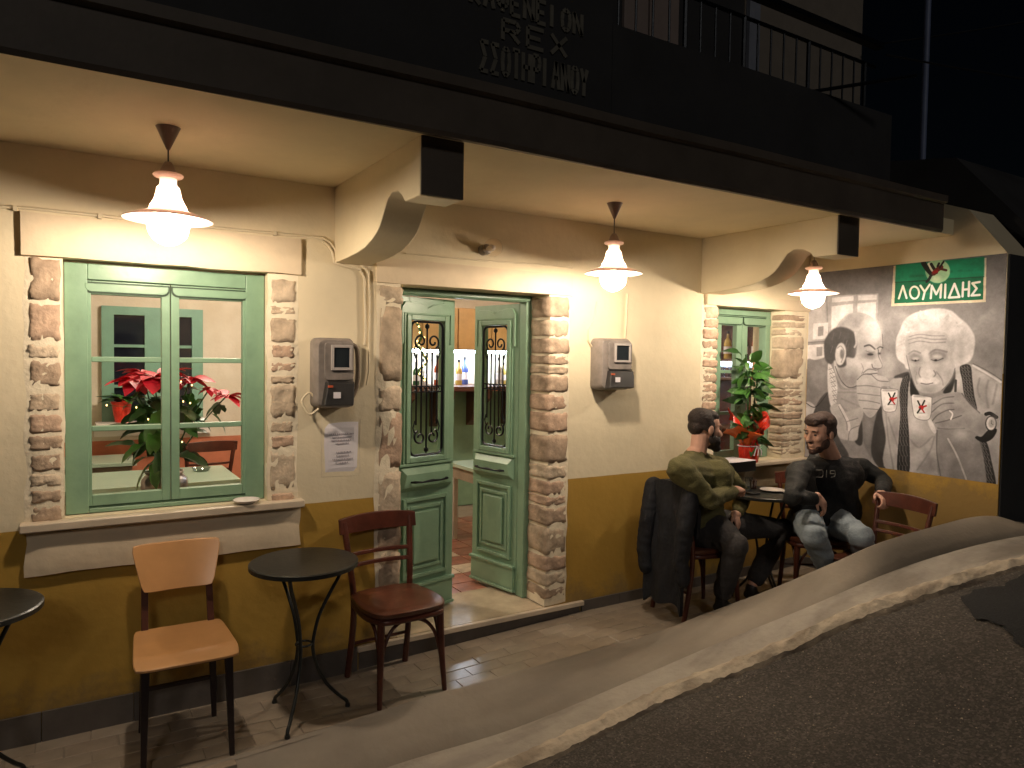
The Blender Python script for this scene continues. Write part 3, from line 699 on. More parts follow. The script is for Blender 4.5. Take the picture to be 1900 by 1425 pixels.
# ---------------------------------------------------------------- mural (flat painting on the side wall)
TW, TH = 840, 868
MU0, MU1, MV0, MV1 = -.004, -1.402, .899, 2.345
IMG = np.zeros((TH, TW, 3)); IMG[:] = .6
YY, XX = np.mgrid[0:TH, 0:TW]
def tx_(X, Y):
    q = PX(1490+X/5, 470+Y/5, 4.98)
    return ((q.y-MU0)/(MU1-MU0)*TW, (q.z-MV0)/(MV1-MV0)*TH)
def blur(a, r):
    r = int(r)
    if r < 1: return a
    for ax in (0, 1):
        for _ in range(2):
            c = np.cumsum(np.pad(a, [(r+1, r) if i == ax else (0, 0) for i in range(2)], mode='edge'), axis=ax)
            a = (c[2*r+1:, :]-c[:-2*r-1, :])/(2*r+1) if ax == 0 else (c[:, 2*r+1:]-c[:, :-2*r-1])/(2*r+1)
    return a
def put(mask, x0, y0, col, alpha=1.0):
    h, w_ = mask.shape; c = np.array(col if isinstance(col, (tuple, list)) else (col*.985, col*.97, col*.985))
    s = IMG[y0:y0+h, x0:x0+w_]; a = (mask*alpha)[..., None]; s[:] = s*(1-a)+c*a
def fill(pts, col, soft=1, alpha=1, smooth=True):
    P = [Vector((a, b, 0)) for a, b in pts]
    if smooth: P = spline(P, 5, True)
    T = [tx_(p.x, p.y) for p in P]; m_ = int(soft*2+3)
    x0 = max(0, int(min(t[0] for t in T))-m_); x1 = min(TW, int(max(t[0] for t in T))+m_); y0 = max(0, int(min(t[1] for t in T))-m_); y1 = min(TH, int(max(t[1] for t in T))+m_)
    if x1 <= x0 or y1 <= y0: return
    gx_, gy_ = XX[y0:y1, x0:x1]+.5, YY[y0:y1, x0:x1]+.5; ins = np.zeros(gx_.shape, bool); n = len(T)
    for i in range(n):
        (ax, ay), (bx_, by_) = T[i], T[(i+1) % n]
        if ay == by_: continue
        c = ((ay > gy_) != (by_ > gy_)) & (gx_ < (bx_-ax)*(gy_-ay)/(by_-ay)+ax); ins ^= c
    put(blur(ins.astype(float), soft), x0, y0, col, alpha)
def ell(cx, cy, rx, ry, col, soft=2, alpha=1, rot=0):
    c, s = math.cos(rot), math.sin(rot)
    fill([(cx+rx*math.cos(t)*c-ry*math.sin(t)*s, cy+rx*math.cos(t)*s+ry*math.sin(t)*c) for t in [2*PI*k/12 for k in range(12)]], col, soft, alpha)
def stroke(pts, wd, col, soft=1, alpha=1, smooth=True, closed=False):
    if isinstance(col, float) and col < .6 and wd < 15: alpha *= .72; soft += .8
    P = [Vector((a, b, 0)) for a, b in pts]
    if smooth and len(P) > 2: P = spline(P, 6, closed)
    elif closed: P = P+[P[0]]
    T = [tx_(p.x, p.y) for p in P]; r = wd*.36/2*1.6; m_ = int(r+soft*2+3)
    x0 = max(0, int(min(t[0] for t in T))-m_); x1 = min(TW, int(max(t[0] for t in T))+m_); y0 = max(0, int(min(t[1] for t in T))-m_); y1 = min(TH, int(max(t[1] for t in T))+m_)
    if x1 <= x0 or y1 <= y0: return
    gx_, gy_ = XX[y0:y1, x0:x1]+.5, YY[y0:y1, x0:x1]+.5; d = np.full(gx_.shape, 1e9)
    for (ax, ay), (bx_, by_) in zip(T[:-1], T[1:]):
        dx, dy = bx_-ax, by_-ay; L2 = dx*dx+dy*dy+1e-9; t = np.clip(((gx_-ax)*dx+(gy_-ay)*dy)/L2, 0, 1)
        d = np.minimum(d, np.hypot(gx_-ax-t*dx, gy_-ay-t*dy))
    put(np.clip((r+soft*.5-d)/max(soft, .7)+.0, 0, 1), x0, y0, col, alpha)
# background
fill([(-200, -60), (2100, -200), (2100, 2400), (-200, 2300)], .60, 0, 1, False)
fill([(-200, -60), (2100, -200), (2100, 230), (-200, 300)], .50, 60)
for a, b, rx, ry, g in ((1700, 700, 260, 160, .65), (1500, 540, 200, 90, .56), (800, 640, 140, 260, .63), (1720, 900, 120, 120, .53), (300, 300, 300, 120, .52)): ell(a, b, rx, ry, g, 30, .7)
stroke([(1600, 680), (1680, 600), (1750, 540)], 40, .68, 14, .6)
# window and frames behind
fill([(225, 395), (700, 372), (690, 640), (240, 760)], .70, 1, 1, False)
for p in ([(270, 412), (470, 395), (470, 440), (268, 458)], [(512, 392), (686, 383), (683, 430), (512, 438)], [(265, 492), (465, 468), (462, 760), (262, 800)], [(505, 465), (680, 452), (670, 760), (505, 760)]): fill(p, .86, 1, 1, False)
fill([(40, 390), (215, 385), (225, 800), (35, 825)], .74, 4, 1, False)
for o_, i_ in (([(95, 652), (236, 642), (232, 790), (92, 800)], [(140, 682), (192, 676), (190, 762), (138, 770)]), ([(40, 852), (204, 840), (198, 985), (36, 1000)], [(128, 870), (182, 866), (180, 950), (126, 958)])):
    fill(o_, .84, 1, 1, False); fill(i_, .62, 1, 1, False)
stroke([(40, 828), (210, 818)], 8, .5)
# left man: coat, collar, neck, head
fill([(30, 1012), (120, 990), (240, 975), (250, 1150), (235, 1290), (120, 1425), (30, 1390)], .57, 2)
fill([(30, 1385), (115, 1425), (110, 1560), (30, 1600)], .78, 2)
fill([(120, 1420), (235, 1285), (280, 1450), (330, 1700), (430, 1900), (300, 2080), (100, 2100), (60, 1700)], .36, 2)
stroke([(30, 1390), (120, 1425), (235, 1290)], 8, .25)
fill([(262, 1010), (300, 1130), (420, 1250), (520, 1200), (560, 1100), (480, 960), (300, 960)], .60, 3)
fill([(236, 1020), (275, 1060), (305, 1160), (350, 1260), (480, 1260), (540, 1300), (540, 1480), (400, 1550), (300, 1430), (250, 1400), (225, 1200)], .68, 2)
fill([(236, 1020), (280, 1080), (318, 1200), (315, 1330), (300, 1430), (262, 1420), (232, 1250)], .84, 1)
for k in range(9): stroke([(240+6*k, 1080+40*k), (290+4*k, 1060+42*k)], 6, .6); stroke([(245+5*k, 1060+38*k), (285+5*k, 1110+38*k)], 5, .66)
for a, b in (((330, 1290), (520, 1290)), ((360, 1350), (530, 1420)), ((340, 1400), (420, 1480))): stroke([a, b], 14, .56, 5, .7)
head = [(300, 720), (350, 625), (430, 562), (530, 550), (620, 580), (690, 645), (728, 740), (738, 850), (722, 900), (712, 940), (735, 1010), (732, 1058), (690, 1078), (696, 1115), (655, 1150), (560, 1165), (500, 1230), (410, 1255), (340, 1200), (290, 1060), (290, 900)]
fill(head, .74, 1)
fill([(310, 715), (360, 625), (430, 565), (530, 553), (560, 600), (520, 690), (400, 690)], .64, 8, .8)
ell(655, 730, 70, 110, .86, 14, .9); ell(600, 700, 60, 80, .80, 14, .7); ell(500, 1040, 90, 110, .80, 18, .7); ell(600, 1000, 50, 40, .84, 8, .7)
ell(440, 1180, 90, 60, .58, 14, .8); ell(620, 950, 75, 35, .56, 8, .9)
fill([(208, 985), (195, 860), (215, 780), (285, 700), (380, 685), (470, 730), (500, 830), (480, 965), (405, 965), (400, 1040), (330, 1060), (300, 990), (260, 1030)], .38, 3)
for k in range(14):
    a = 230+random.random()*230; b = 720+random.random()*200; stroke([(a, b), (a-18, b+60)], 7, .38+random.random()*.22, 3, .6)
stroke([(485, 740), (495, 830), (480, 870)], 16, .80, 5, .8)
ell(350, 935, 50, 105, .78, 2, 1, .08); stroke([(320, 880), (350, 860), (380, 900), (375, 960), (355, 1010)], 9, .55, 2); ell(362, 935, 18, 45, .5, 3)
stroke([(300, 1050), (330, 1130), (370, 1200), (430, 1245), (505, 1225), (560, 1165)], 8, .35, 2)
stroke([(572, 862), (620, 852), (668, 888)], 13, .32, 2); stroke([(690, 884), (715, 868), (740, 876)], 11, .34, 2)
stroke([(585, 905), (620, 918), (662, 915)], 6, .5, 2); ell(625, 938, 30, 10, .28, 2); ell(708, 930, 14, 9, .3, 2)
stroke([(700, 895), (704, 960), (734, 1030), (728, 1062), (688, 1074)], 8, .38, 1); stroke([(640, 1030), (650, 1062), (680, 1070)], 9, .42, 2)
stroke([(560, 1110), (610, 1075), (680, 1085)], 10, .48, 3); stroke([(580, 1120), (640, 1118), (690, 1112)], 8, .35, 2)
stroke([(540, 1020), (560, 1070), (545, 1120)], 6, .6, 3)
stroke([(735, 750), (742, 860)], 5, .45, 1)
ell(785, 1050, 65, 120, .76, 12, .8)
# dark gap, left man's lap
fill([(845, 1150), (900, 1120), (985, 1105), (985, 1210), (900, 1195)], .33, 2)
fill([(540, 1500), (700, 1430), (680, 1700), (650, 1900), (560, 1750)], .52, 3)
fill([(700, 1435), (740, 1450), (770, 1700), (830, 2030), (700, 1980), (635, 1850), (650, 1650)], .30, 2)
fill([(505, 1560), (545, 1540), (550, 1770), (480, 1740)], .30, 2)
# right man: shirt
fill([(735, 1460), (790, 1230), (850, 1160), (985, 1180), (1050, 1330), (1300, 1320), (1400, 1060), (1560, 1030), (1700, 1110), (1835, 1190), (1850, 1560), (1850, 2200), (1500, 2200), (800, 2030), (770, 1700)], .73, 2)
for a, b, rx, ry, g, r_ in ((860, 1650, 40, 130, .60, 0), (1080, 1760, 90, 40, .60, -.3), (1150, 1950, 90, 80, .58, .6), (1050, 1560, 60, 60, .80, 0), (1700, 1330, 60, 120, .62, -.2), (1780, 1300, 30, 120, .80, 0), (1430, 1150, 40, 90, .82, 0), (1750, 1900, 60, 160, .62, 0), (820, 1880, 30, 100, .80, 0), (1080, 1900, 60, 60, .80, 0)): ell(a, b, rx, ry, g, 12, .8, r_)
for p in ([(1610, 1080), (1700, 1120), (1800, 1180)], [(1640, 1160), (1620, 1260), (1640, 1330)], [(1720, 1180), (1700, 1290), (1720, 1430)], [(1800, 1220), (1760, 1400)], [(790, 1520), (850, 1700), (880, 1800)], [(1000, 1730), (1080, 1800), (1200, 1700)], [(1060, 2010), (1180, 1830), (1220, 1700)], [(770, 1480), (790, 1700), (840, 2000)], [(800, 1240), (850, 1290), (840, 1370)]): stroke(p, 12, .55, 5, .8)
stroke([(1580, 1040), (1700, 1110), (1835, 1195)], 14, .86, 4); stroke([(1580, 1025), (1720, 1095), (1840, 1175)], 7, .42, 2)
# suspenders
def susp(pl, pr):
    fill(pl+pr[::-1], .24, 1, 1, True); PL = spline([Vector((a, b, 0)) for a, b in pl], 8); PR = spline([Vector((a, b, 0)) for a, b in pr], 8)
    for k in range(0, len(PL)-1):
        a, b = PL[k], PR[k]; c, d = PL[k+1], PR[k+1]
        for t in (.22, .5, .78):
            p1 = a.lerp(b, t-.08); p2 = c.lerp(d, t+.08) if k % 2 else c.lerp(d, t-.08); stroke([(p1.x, p1.y), (p2.x, p2.y)], 6, .52, 1, .9, False)
susp([(930, 1150), (895, 1300), (905, 1480), (890, 1700), (878, 2030)], [(985, 1128), (975, 1300), (970, 1480), (985, 1700), (985, 2035)])
susp([(1458, 1050), (1478, 1180), (1500, 1320), (1570, 1420)], [(1552, 1040), (1572, 1180), (1590, 1320), (1616, 1450)])
susp([(1608, 1735), (1650, 1900), (1690, 2150)], [(1700, 1745), (1750, 1930), (1790, 2160)])
# right man: head
fill([(1002, 1150), (1045, 1240), (1080, 1320), (1000, 1320)], .17, 2); fill([(1410, 1080), (1370, 1180), (1300, 1290), (1370, 1290), (1410, 1180)], .20, 2)
fill([(862, 900), (868, 790), (905, 700), (940, 620), (1020, 560), (1120, 530), (1240, 510), (1370, 530), (1455, 600), (1530, 665), (1592, 770), (1588, 900), (1550, 1000), (1450, 1045), (1390, 1060), (1000, 1080), (940, 1030), (880, 980)], .84, 2)
for k in range(60):
    a = random.uniform(0, PI); rr_ = random.uniform(260, 350); x = 1225-rr_*math.cos(a)*1.0; y = 860-rr_*math.sin(a)*.95; stroke([(x, y), (x+random.uniform(-25, 25), y+random.uniform(-25, 25)), (x+random.uniform(-35, 35), y+20)], 9, random.choice((.74, .9, .78, .92)), 4, .55)
ell(1470, 880, 30, 130, .70, 8, .7); ell(1540, 860, 25, 100, .78, 8, .7)
fill([(955, 770), (1040, 732), (1200, 718), (1330, 742), (1370, 850), (1392, 960), (1412, 1060), (1392, 1130), (1340, 1215), (1290, 1265), (1200, 1300), (1100, 1290), (1040, 1235), (1012, 1150), (985, 1060), (958, 950)], .78, 2)
ell(1340, 1080, 60, 110, .84, 14, .8); ell(1060, 1080, 40, 70, .68, 12, .8); ell(1160, 800, 140, 50, .82, 16, .6); ell(1200, 1255, 90, 40, .68, 12, .7); ell(1385, 900, 18, 140, .64, 8, .6)
for p in ([(985, 775), (1080, 752), (1200, 765), (1310, 765)], [(975, 805), (1080, 782), (1200, 798), (1330, 795)], [(985, 838), (1080, 815), (1200, 830), (1320, 825)]): stroke(p, 8, .62, 3, .8)
ell(1040, 972, 62, 42, .55, 8, .9); ell(1250, 955, 88, 52, .55, 8, .9); ell(1045, 975, 34, 16, .78, 4); ell(1245, 958, 48, 20, .82, 4)
stroke([(980, 935), (1030, 905), (1090, 925)], 12, .58, 3); stroke([(1165, 940), (1230, 895), (1335, 915)], 13, .55, 3)
stroke([(1010, 990), (1045, 1000), (1075, 990)], 8, .35, 2); ell(1045, 995, 10, 8, .2, 1); stroke([(1190, 985), (1235, 998), (1300, 975)], 8, .35, 2); ell(1232, 992, 14, 8, .2, 1)
fill([(1125, 900), (1115, 1000), (1085, 1100), (1090, 1150), (1150, 1165), (1215, 1140), (1220, 1100), (1180, 1040), (1165, 910)], .85, 4)
stroke([(1088, 1060), (1075, 1110), (1090, 1150)], 8, .5, 3); stroke([(1215, 1090), (1232, 1120), (1215, 1145)], 9, .5, 3); stroke([(1240, 1100), (1290, 1170), (1300, 1220)], 8, .58, 4); stroke([(1055, 1110), (1045, 1160), (1060, 1210)], 7, .58, 4)
fill([(1060, 1165), (1110, 1152), (1150, 1170), (1210, 1148), (1262, 1172), (1250, 1208), (1190, 1214), (1110, 1210), (1062, 1192)], .90, 3)
stroke([(1095, 1205), (1150, 1214), (1205, 1203)], 7, .38, 2); stroke([(960, 950), (985, 1060), (1010, 1150), (1045, 1240)], 6, .45, 2); stroke([(1410, 1070), (1392, 1135), (1340, 1220), (1290, 1270)], 7, .45, 2)
stroke([(1418, 1180), (1415, 1280)], 16, .3, 2)
# hands
fill([(505, 1170), (560, 1122), (640, 1125), (760, 1145), (805, 1200), (790, 1235), (722, 1245), (722, 1400), (700, 1450), (640, 1522), (590, 1505), (545, 1440), (520, 1400), (500, 1300), (498, 1230)], .74, 1)
stroke([(505, 1172), (560, 1124), (640, 1127)], 7, .4, 1)
for p in ([(500, 1232), (600, 1228), (715, 1245)], [(508, 1300), (610, 1310), (715, 1322)], [(520, 1362), (620, 1372), (712, 1392)], [(560, 1440), (640, 1445), (700, 1450)], [(640, 1130), (700, 1180), (790, 1190)]): stroke(p, 8, .48, 2)
fill([(250, 1430), (330, 1400), (400, 1470), (540, 1430), (560, 1500), (520, 1620), (500, 1730), (420, 1735), (330, 1700), (300, 1560)], .74, 2)
stroke([(340, 1410), (420, 1560), (430, 1640)], 20, .86, 3); stroke([(330, 1420), (400, 1560), (410, 1640)], 6, .5, 2); stroke([(410, 1560), (510, 1530)], 7, .52, 2); stroke([(420, 1735), (440, 1640), (520, 1600)], 7, .5, 2)
fill([(1195, 1355), (1290, 1312), (1400, 1288), (1475, 1300), (1545, 1390), (1640, 1480), (1710, 1510), (1700, 1640), (1640, 1725), (1560, 1690), (1500, 1625), (1350, 1632), (1250, 1620), (1200, 1570), (1188, 1500), (1200, 1430)], .66, 1)
for p in ([(1205, 1400), (1300, 1345), (1400, 1330)], [(1195, 1475), (1290, 1400), (1400, 1390)], [(1200, 1555), (1250, 1500), (1340, 1455), (1400, 1450)], [(1230, 1575), (1340, 1550), (1470, 1505)], [(1250, 1622), (1350, 1632), (1500, 1625)], [(1475, 1300), (1545, 1390), (1640, 1480)]): stroke(p, 8, .40, 2)
ell(1300, 1370, 60, 18, .76, 8, .8, -.3); ell(1290, 1440, 60, 16, .74, 8, .8, -.4); ell(1560, 1500, 60, 50, .74, 14, .6, .6); ell(1640, 1630, 50, 60, .52, 14, .7)
stroke([(1362, 1462), (1388, 1490), (1372, 1540)], 10, .92, 1)
# sleeve and watch
fill([(1240, 1645), (1350, 1634), (1510, 1632), (1640, 1735), (1700, 2170), (1530, 2110), (1275, 2080), (1245, 1850)], .60, 2)
ell(1460, 1690, 60, 60, .78, 14, .8); ell(1420, 1800, 70, 70, .52, 16, .6); stroke([(1345, 1720), (1430, 1880), (1520, 2110)], 12, .80, 3); stroke([(1245, 1640), (1242, 1850), (1280, 2080)], 8, .42, 3); ell(1580, 1930, 40, 80, .7, 14, .7)
stroke([(1700, 1492), (1740, 1486), (1795, 1520)], 24, .12, 1); fill([(1720, 1640), (1790, 1625), (1795, 1660), (1750, 1725), (1670, 1755), (1600, 1715), (1615, 1695), (1660, 1700)], .13, 1)
ell(1745, 1580, 52, 72, .18, 1); ell(1745, 1578, 44, 62, .9, 1); ell(1748, 1580, 26, 38, .74, 2); stroke([(1748, 1580), (1752, 1550)], 4, .3); stroke([(1748, 1580), (1765, 1590)], 4, .3)
# cups with the bird
def cup(pts, bx, by, s, fl=1):
    fill(pts, .93, 1); mx2 = max(p[0] for p in pts); mn2 = min(p[0] for p in pts); yt = min(p[1] for p in pts); yb = max(p[1] for p in pts)
    ell(mx2-24, (yt+yb)/2+20, 16, (yb-yt)*.34, .74, 7, .8); ell(mn2+24, (yt+yb)/2+30, 10, (yb-yt)*.3, .82, 6, .6); ell((mn2+mx2)/2, yb-26, 50, 12, .76, 6, .7)
    ell((mn2+mx2)/2, yt+14, (mx2-mn2)*.44, 9, .62, 2, .8); stroke(pts, 6, .42, 1, .8, True, True)
    R_, D_ = (.72, .10, .12), (.16, .2, .18)
    stroke([(bx-32*s, by-60*s), (bx-8*s, by-10*s)], 12*s, D_, 1); stroke([(bx+30*s, by-62*s), (bx+5*s, by-10*s)], 12*s, D_, 1)
    ell(bx, by, 24*s, 20*s, R_, 1); stroke([(bx, by), (bx+45*s, by-15*s)], 12*s, R_, 1); stroke([(bx-5*s, by+5*s), (bx-35*s, by+50*s)], 12*s, D_, 1); stroke([(bx, by+5*s), (bx+28*s, by+48*s)], 10*s, R_, 1); stroke([(bx-30*s, by+52*s), (bx+35*s, by+52*s)], 5, .6, 1)
fill([(1160, 1525), (1200, 1560), (1235, 1650), (1215, 1670), (1170, 1600)], .86, 1)
cup([(725, 1268), (760, 1258), (868, 1262), (882, 1300), (866, 1440), (830, 1470), (762, 1466), (738, 1420)], 825, 1355, .95)
cup([(1008, 1325), (1050, 1312), (1180, 1332), (1196, 1365), (1182, 1520), (1120, 1548), (1040, 1520), (1018, 1440)], 1098, 1430, 1.0)
# green coffee sign with its lettering
fill([(842, 116), (1702, 42), (1696, 452), (818, 492)], (.86, .82, .74), 0, 1, False)
fill([(864, 110), (1682, 36), (1672, 430), (848, 466)], (.03, .46, .35), 0, 1, False)
fill([(864, 110), (1682, 36), (1678, 215), (858, 268)], (.06, .55, .43), 3, 1, False)
for k in range(16): a = 880+random.random()*760; b = 130+random.random()*300; stroke([(a, b), (min(a+120, 1650), b-8)], 16, random.choice([(.10, .60, .48), (.02, .40, .31)]), 6, .4)
stroke([(858, 270), (1678, 218)], 6, (.02, .33, .26), 1, .8)
ell(1250, 165, 116, 112, (.66, .80, .66), 1); ell(1235, 235, 46, 30, (.85, .88, .78), 6, .8)
D_, R_ = (.16, .17, .15), (.62, .10, .12)
for p, w_, c in (([(1118, 90), (1150, 140), (1195, 190)], 34, D_), ([(1165, 95), (1190, 150), (1215, 175)], 12, (.85, .85, .8)), ([(1195, 190), (1170, 240), (1150, 262)], 20, D_), ([(1190, 100), (1220, 150), (1240, 180)], 20, D_), ([(1215, 185), (1250, 150), (1280, 130)], 34, (.45, .2, .17)), ([(1270, 135), (1290, 100), (1305, 78)], 14, D_), ([(1280, 145), (1330, 158)], 16, (.35, .2, .15)), ([(1215, 175), (1240, 168)], 20, R_), ([(1250, 120), (1262, 95)], 16, D_)): stroke(p, w_, c, 1)
LW = (.93, .93, .88)
for p, cl in (([(890, 418), (928, 302), (962, 415)], 0), ([(1090, 300), (1130, 358)], 0), ([(1176, 290), (1130, 358), (1114, 425)], 0), ([(1186, 417), (1196, 300), (1237, 380), (1284, 290), (1276, 410)], 0), ([(1322, 290), (1318, 412)], 0), ([(1354, 411), (1406, 283), (1452, 405)], 1), ([(1486, 272), (1481, 400)], 0), ([(1542, 264), (1538, 396)], 0), ([(1484, 338), (1540, 332)], 0), ([(1640, 266), (1572, 278), (1612, 326), (1564, 392), (1640, 386)], 0)):
    stroke(p, 15, LW, 1, 1, False, bool(cl))
stroke([(1035+42*math.cos(t*PI/8), 365+56*math.sin(t*PI/8)) for t in range(16)], 14, LW, 1, 1, True, True)
# soft modelling of faces, cloth and hands
for a, b, rx, ry, g, al, ro in ((350, 1130, 50, 70, .55, .6, .5), (560, 980, 40, 60, .66, .5, 0), (700, 990, 16, 60, .90, .6, 0), (520, 900, 50, 60, .66, .5, 0), (470, 1100, 50, 50, .66, .5, 0), (690, 850, 26, 40, .66, .5, 0),
     (980, 900, 24, 130, .62, .7, 0), (1350, 1150, 34, 80, .64, .6, .3), (1110, 1010, 14, 80, .64, .6, 0), (1180, 1000, 18, 90, .92, .5, 0), (1290, 1060, 50, 50, .70, .5, 0), (1150, 870, 60, 14, .66, .6, 0), (1040, 1130, 34, 60, .64, .6, 0), (1150, 1275, 80, 22, .60, .7, 0),
     (960, 640, 60, 80, .74, .5, -.6), (1240, 560, 120, 34, .93, .6, 0), (1440, 960, 40, 70, .72, .6, 0), (920, 900, 34, 90, .76, .6, 0), (1100, 640, 110, 30, .76, .5, .1),
     (1350, 1590, 120, 22, .56, .6, 0), (1440, 1380, 70, 36, .76, .6, .5), (1520, 1570, 50, 34, .58, .6, .4), (620, 1480, 50, 40, .62, .6, 0), (560, 1180, 34, 30, .84, .6, 0), (680, 1280, 30, 80, .64, .5, 0), (600, 1340, 60, 20, .82, .6, 0),
     (1640, 1120, 60, 26, .86, .6, .3), (1790, 1500, 40, 120, .58, .6, .2), (1400, 2000, 60, 90, .5, .6, .3), (1330, 1950, 40, 120, .72, .5, .1), (1620, 1830, 40, 90, .5, .6, .2), (140, 1150, 60, 110, .66, .6, 0), (90, 1300, 40, 70, .5, .6, 0), (600, 1650, 30, 130, .66, .5, 0), (720, 1700, 26, 150, .38, .6, 0)):
    ell(a, b, rx, ry, g, 9, al*.8, ro)
# brush texture
rng = np.random.RandomState(3)
def fract(h, w_, s):
    g = rng.rand(h//s+3, w_//s+3); yi = np.arange(h)/s; xi = np.arange(w_)/s; y0 = yi.astype(int); x0 = xi.astype(int); fy_ = (yi-y0)[:, None]; fx_ = (xi-x0)[None]
    a = g[y0][:, x0]; b = g[y0][:, x0+1]; c = g[y0+1][:, x0]; d = g[y0+1][:, x0+1]
    return (a*(1-fx_)+b*fx_)*(1-fy_)+(c*(1-fx_)+d*fx_)*fy_
tex = sum((fract(TH, TW, s)-.5)*a for s, a in ((90, .16), (30, .10), (12, .07), (5, .05), (2, .04)))
IMG = np.clip(IMG*(1+tex[..., None]), 0, 1)
IMG = np.clip(IMG, 0, 1)
IMG = np.clip(.53+(IMG-.58)*1.18, 0, 1)
lin = np.where(IMG <= .04045, IMG/12.92, ((IMG+.055)/1.055)**2.4)*1.0
im = bpy.data.images.new('mural_paint', TW, TH, float_buffer=True); im.colorspace_settings.name = 'Linear Rec.709'
buf = np.ones((TH, TW, 4), np.float32); buf[..., :3] = np.clip(lin, 0, .88); im.pixels.foreach_set(buf.ravel()); im.update(); im.pack()
mm = mat('mural_paint', (.5, .5, .5), .8, amt=0, bump=.2, bz=22)
t_ = mm.node_tree; it = t_.nodes.new('ShaderNodeTexImage'); it.image = im; it.extension = 'EXTEND'
uvn = t_.nodes.new('ShaderNodeUVMap'); t_.links.new(uvn.outputs[0], it.inputs[0]); t_.links.new(it.outputs[0], t_.nodes['Principled BSDF'].inputs['Base Color'])
me = bpy.data.meshes.new('mural'); me.from_pydata([(4.9785, MU0, MV0), (4.9785, MU1, MV0), (4.9785, MU1, MV1), (4.9785, MU0, MV1), (4.9798, MU0, MV0), (4.9798, MU1, MV0), (4.9798, MU1, MV1), (4.9798, MU0, MV1)], [], [(0, 1, 2, 3), (4, 7, 6, 5), (0, 3, 7, 4), (1, 5, 6, 2), (3, 2, 6, 7), (0, 4, 5, 1)])
uv = me.uv_layers.new(name='UVMap')
UVv = {0: (0, 0), 1: (1, 0), 2: (1, 1), 3: (0, 1), 4: (0, 0), 5: (1, 0), 6: (1, 1), 7: (0, 1)}
for lp in me.loops: uv.data[lp.index].uv = UVv[lp.vertex_index]
mo_ = link('mural', me, mm); tag(mo_, 'grey mural of two old men drinking coffee, green sign above them', 'mural')
# ---------------------------------------------------------------- lettering on the parapet
GL = {'Σ': [[(1, 1), (0, 1), (.6, .5), (0, 0), (1, 0)]], 'Ο': [[(.5, 1), (.9, .85), (1, .5), (.9, .15), (.5, 0), (.1, .15), (0, .5), (.1, .85), (.5, 1)]], 'Τ': [[(0, 1), (1, 1)], [(.5, 1), (.5, 0)]],
      'Η': [[(0, 0), (0, 1)], [(1, 0), (1, 1)], [(0, .5), (1, .5)]], 'Ρ': [[(0, 0), (0, 1), (.8, 1), (1, .75), (.8, .5), (0, .5)]], 'Ι': [[(.5, 0), (.5, 1)]], 'Α': [[(0, 0), (.5, 1), (1, 0)], [(.22, .4), (.78, .4)]],
      'Ν': [[(0, 0), (0, 1), (1, 0), (1, 1)]], 'Υ': [[(0, 1), (.5, .5), (1, 1)], [(.5, .5), (.5, 0)]], 'Κ': [[(0, 0), (0, 1)], [(1, 1), (0, .45), (1, 0)]], 'Φ': [[(.5, 0), (.5, 1)], [(.5, .85), (1, .7), (1, .35), (.5, .2), (0, .35), (0, .7), (.5, .85)]],
      'Ε': [[(1, 1), (0, 1), (0, 0), (1, 0)], [(0, .5), (.8, .5)]], 'R': [[(0, 0), (0, 1), (.8, 1), (1, .75), (.8, .5), (0, .5)], [(.4, .5), (1, 0)]], 'X': [[(0, 0), (1, 1)], [(0, 1), (1, 0)]]}
GL['E'] = GL['Ε']
sg = empty('wall_lettering', (1.7, -1.05, 2.8), 'faint pale hand-painted Greek lettering high on the dark parapet', 'lettering')
lm = mat('faded_letter_paint', (.15, .14, .115), .8, amt=.3)
def word(s_, x0, x1, z0, z1, sl_):
    n = len(s_); cw = (x1-x0)/n
    for i, ch in enumerate(s_):
        b_ = MB(); w_ = cw*.66 if ch != 'Ι' else cw*.3
        for q in GL[ch]:
            pts = [(x0+cw*i+a*w_, z0+(z1-z0)*c+sl_*(cw*i)) for a, c in q]
            for (ax, az), (bx_, bz_) in zip(pts[:-1], pts[1:]): b_.bar((ax, -1.0535, az), (bx_, -1.0535, bz_), .017, .006, up=(0, 1, 0))
        b_.build('letter', lm, sg)
word('ΣΣΟΤΗΡΙΑΝΟΥ', 1.42, 1.97, 2.80, 2.915, 0); word('REX', 1.52, 1.88, 2.945, 3.025, 0); word('ΚΑΦΕΝΕΙΟΝ', 1.37, 1.94, 3.055, 3.145, 0)
# ---------------------------------------------------------------- pendant lamps
M['bulb'] = emis('bulb_glow', (1, .845, .67), 1020)
M['globe'] = glass('lamp_globe', (1, .97, .93), .08, .04)
M['globe'].node_tree.nodes['Fresnel'].inputs[0].default_value = 1.2
def frosted():
    m = M['globe'].copy(); m.name = 'lit_globe'; t = m.node_tree; n = t.nodes; o = n['Material Output']; s = o.inputs[0].links[0].from_socket
    tr = n.new('ShaderNodeBsdfTranslucent'); tr.inputs[0].default_value = (1, .93, .85, 1); mx = n.new('ShaderNodeMixShader'); mx.inputs[0].default_value = .12
    t.links.new(s, mx.inputs[1]); t.links.new(tr.outputs[0], mx.inputs[2]); t.links.new(mx.outputs[0], o.inputs[0]); return m
M['lglobe'] = frosted()
def shade_mat():
    m = bpy.data.materials.new('porcelain_shade'); m.use_nodes = True; t = m.node_tree; n = t.nodes; b = n['Principled BSDF']
    b.inputs['Base Color'].default_value = (.85, .74, .68, 1); b.inputs['Roughness'].default_value = .25
    tr = n.new('ShaderNodeBsdfTranslucent'); tr.inputs[0].default_value = (.95, .70, .60, 1)
    mx = n.new('ShaderNodeMixShader'); mx.inputs[0].default_value = .26
    t.links.new(b.outputs[0], mx.inputs[1]); t.links.new(tr.outputs[0], mx.inputs[2]); t.links.new(mx.outputs[0], n['Material Output'].inputs[0]); return m
M['shade'] = shade_mat()
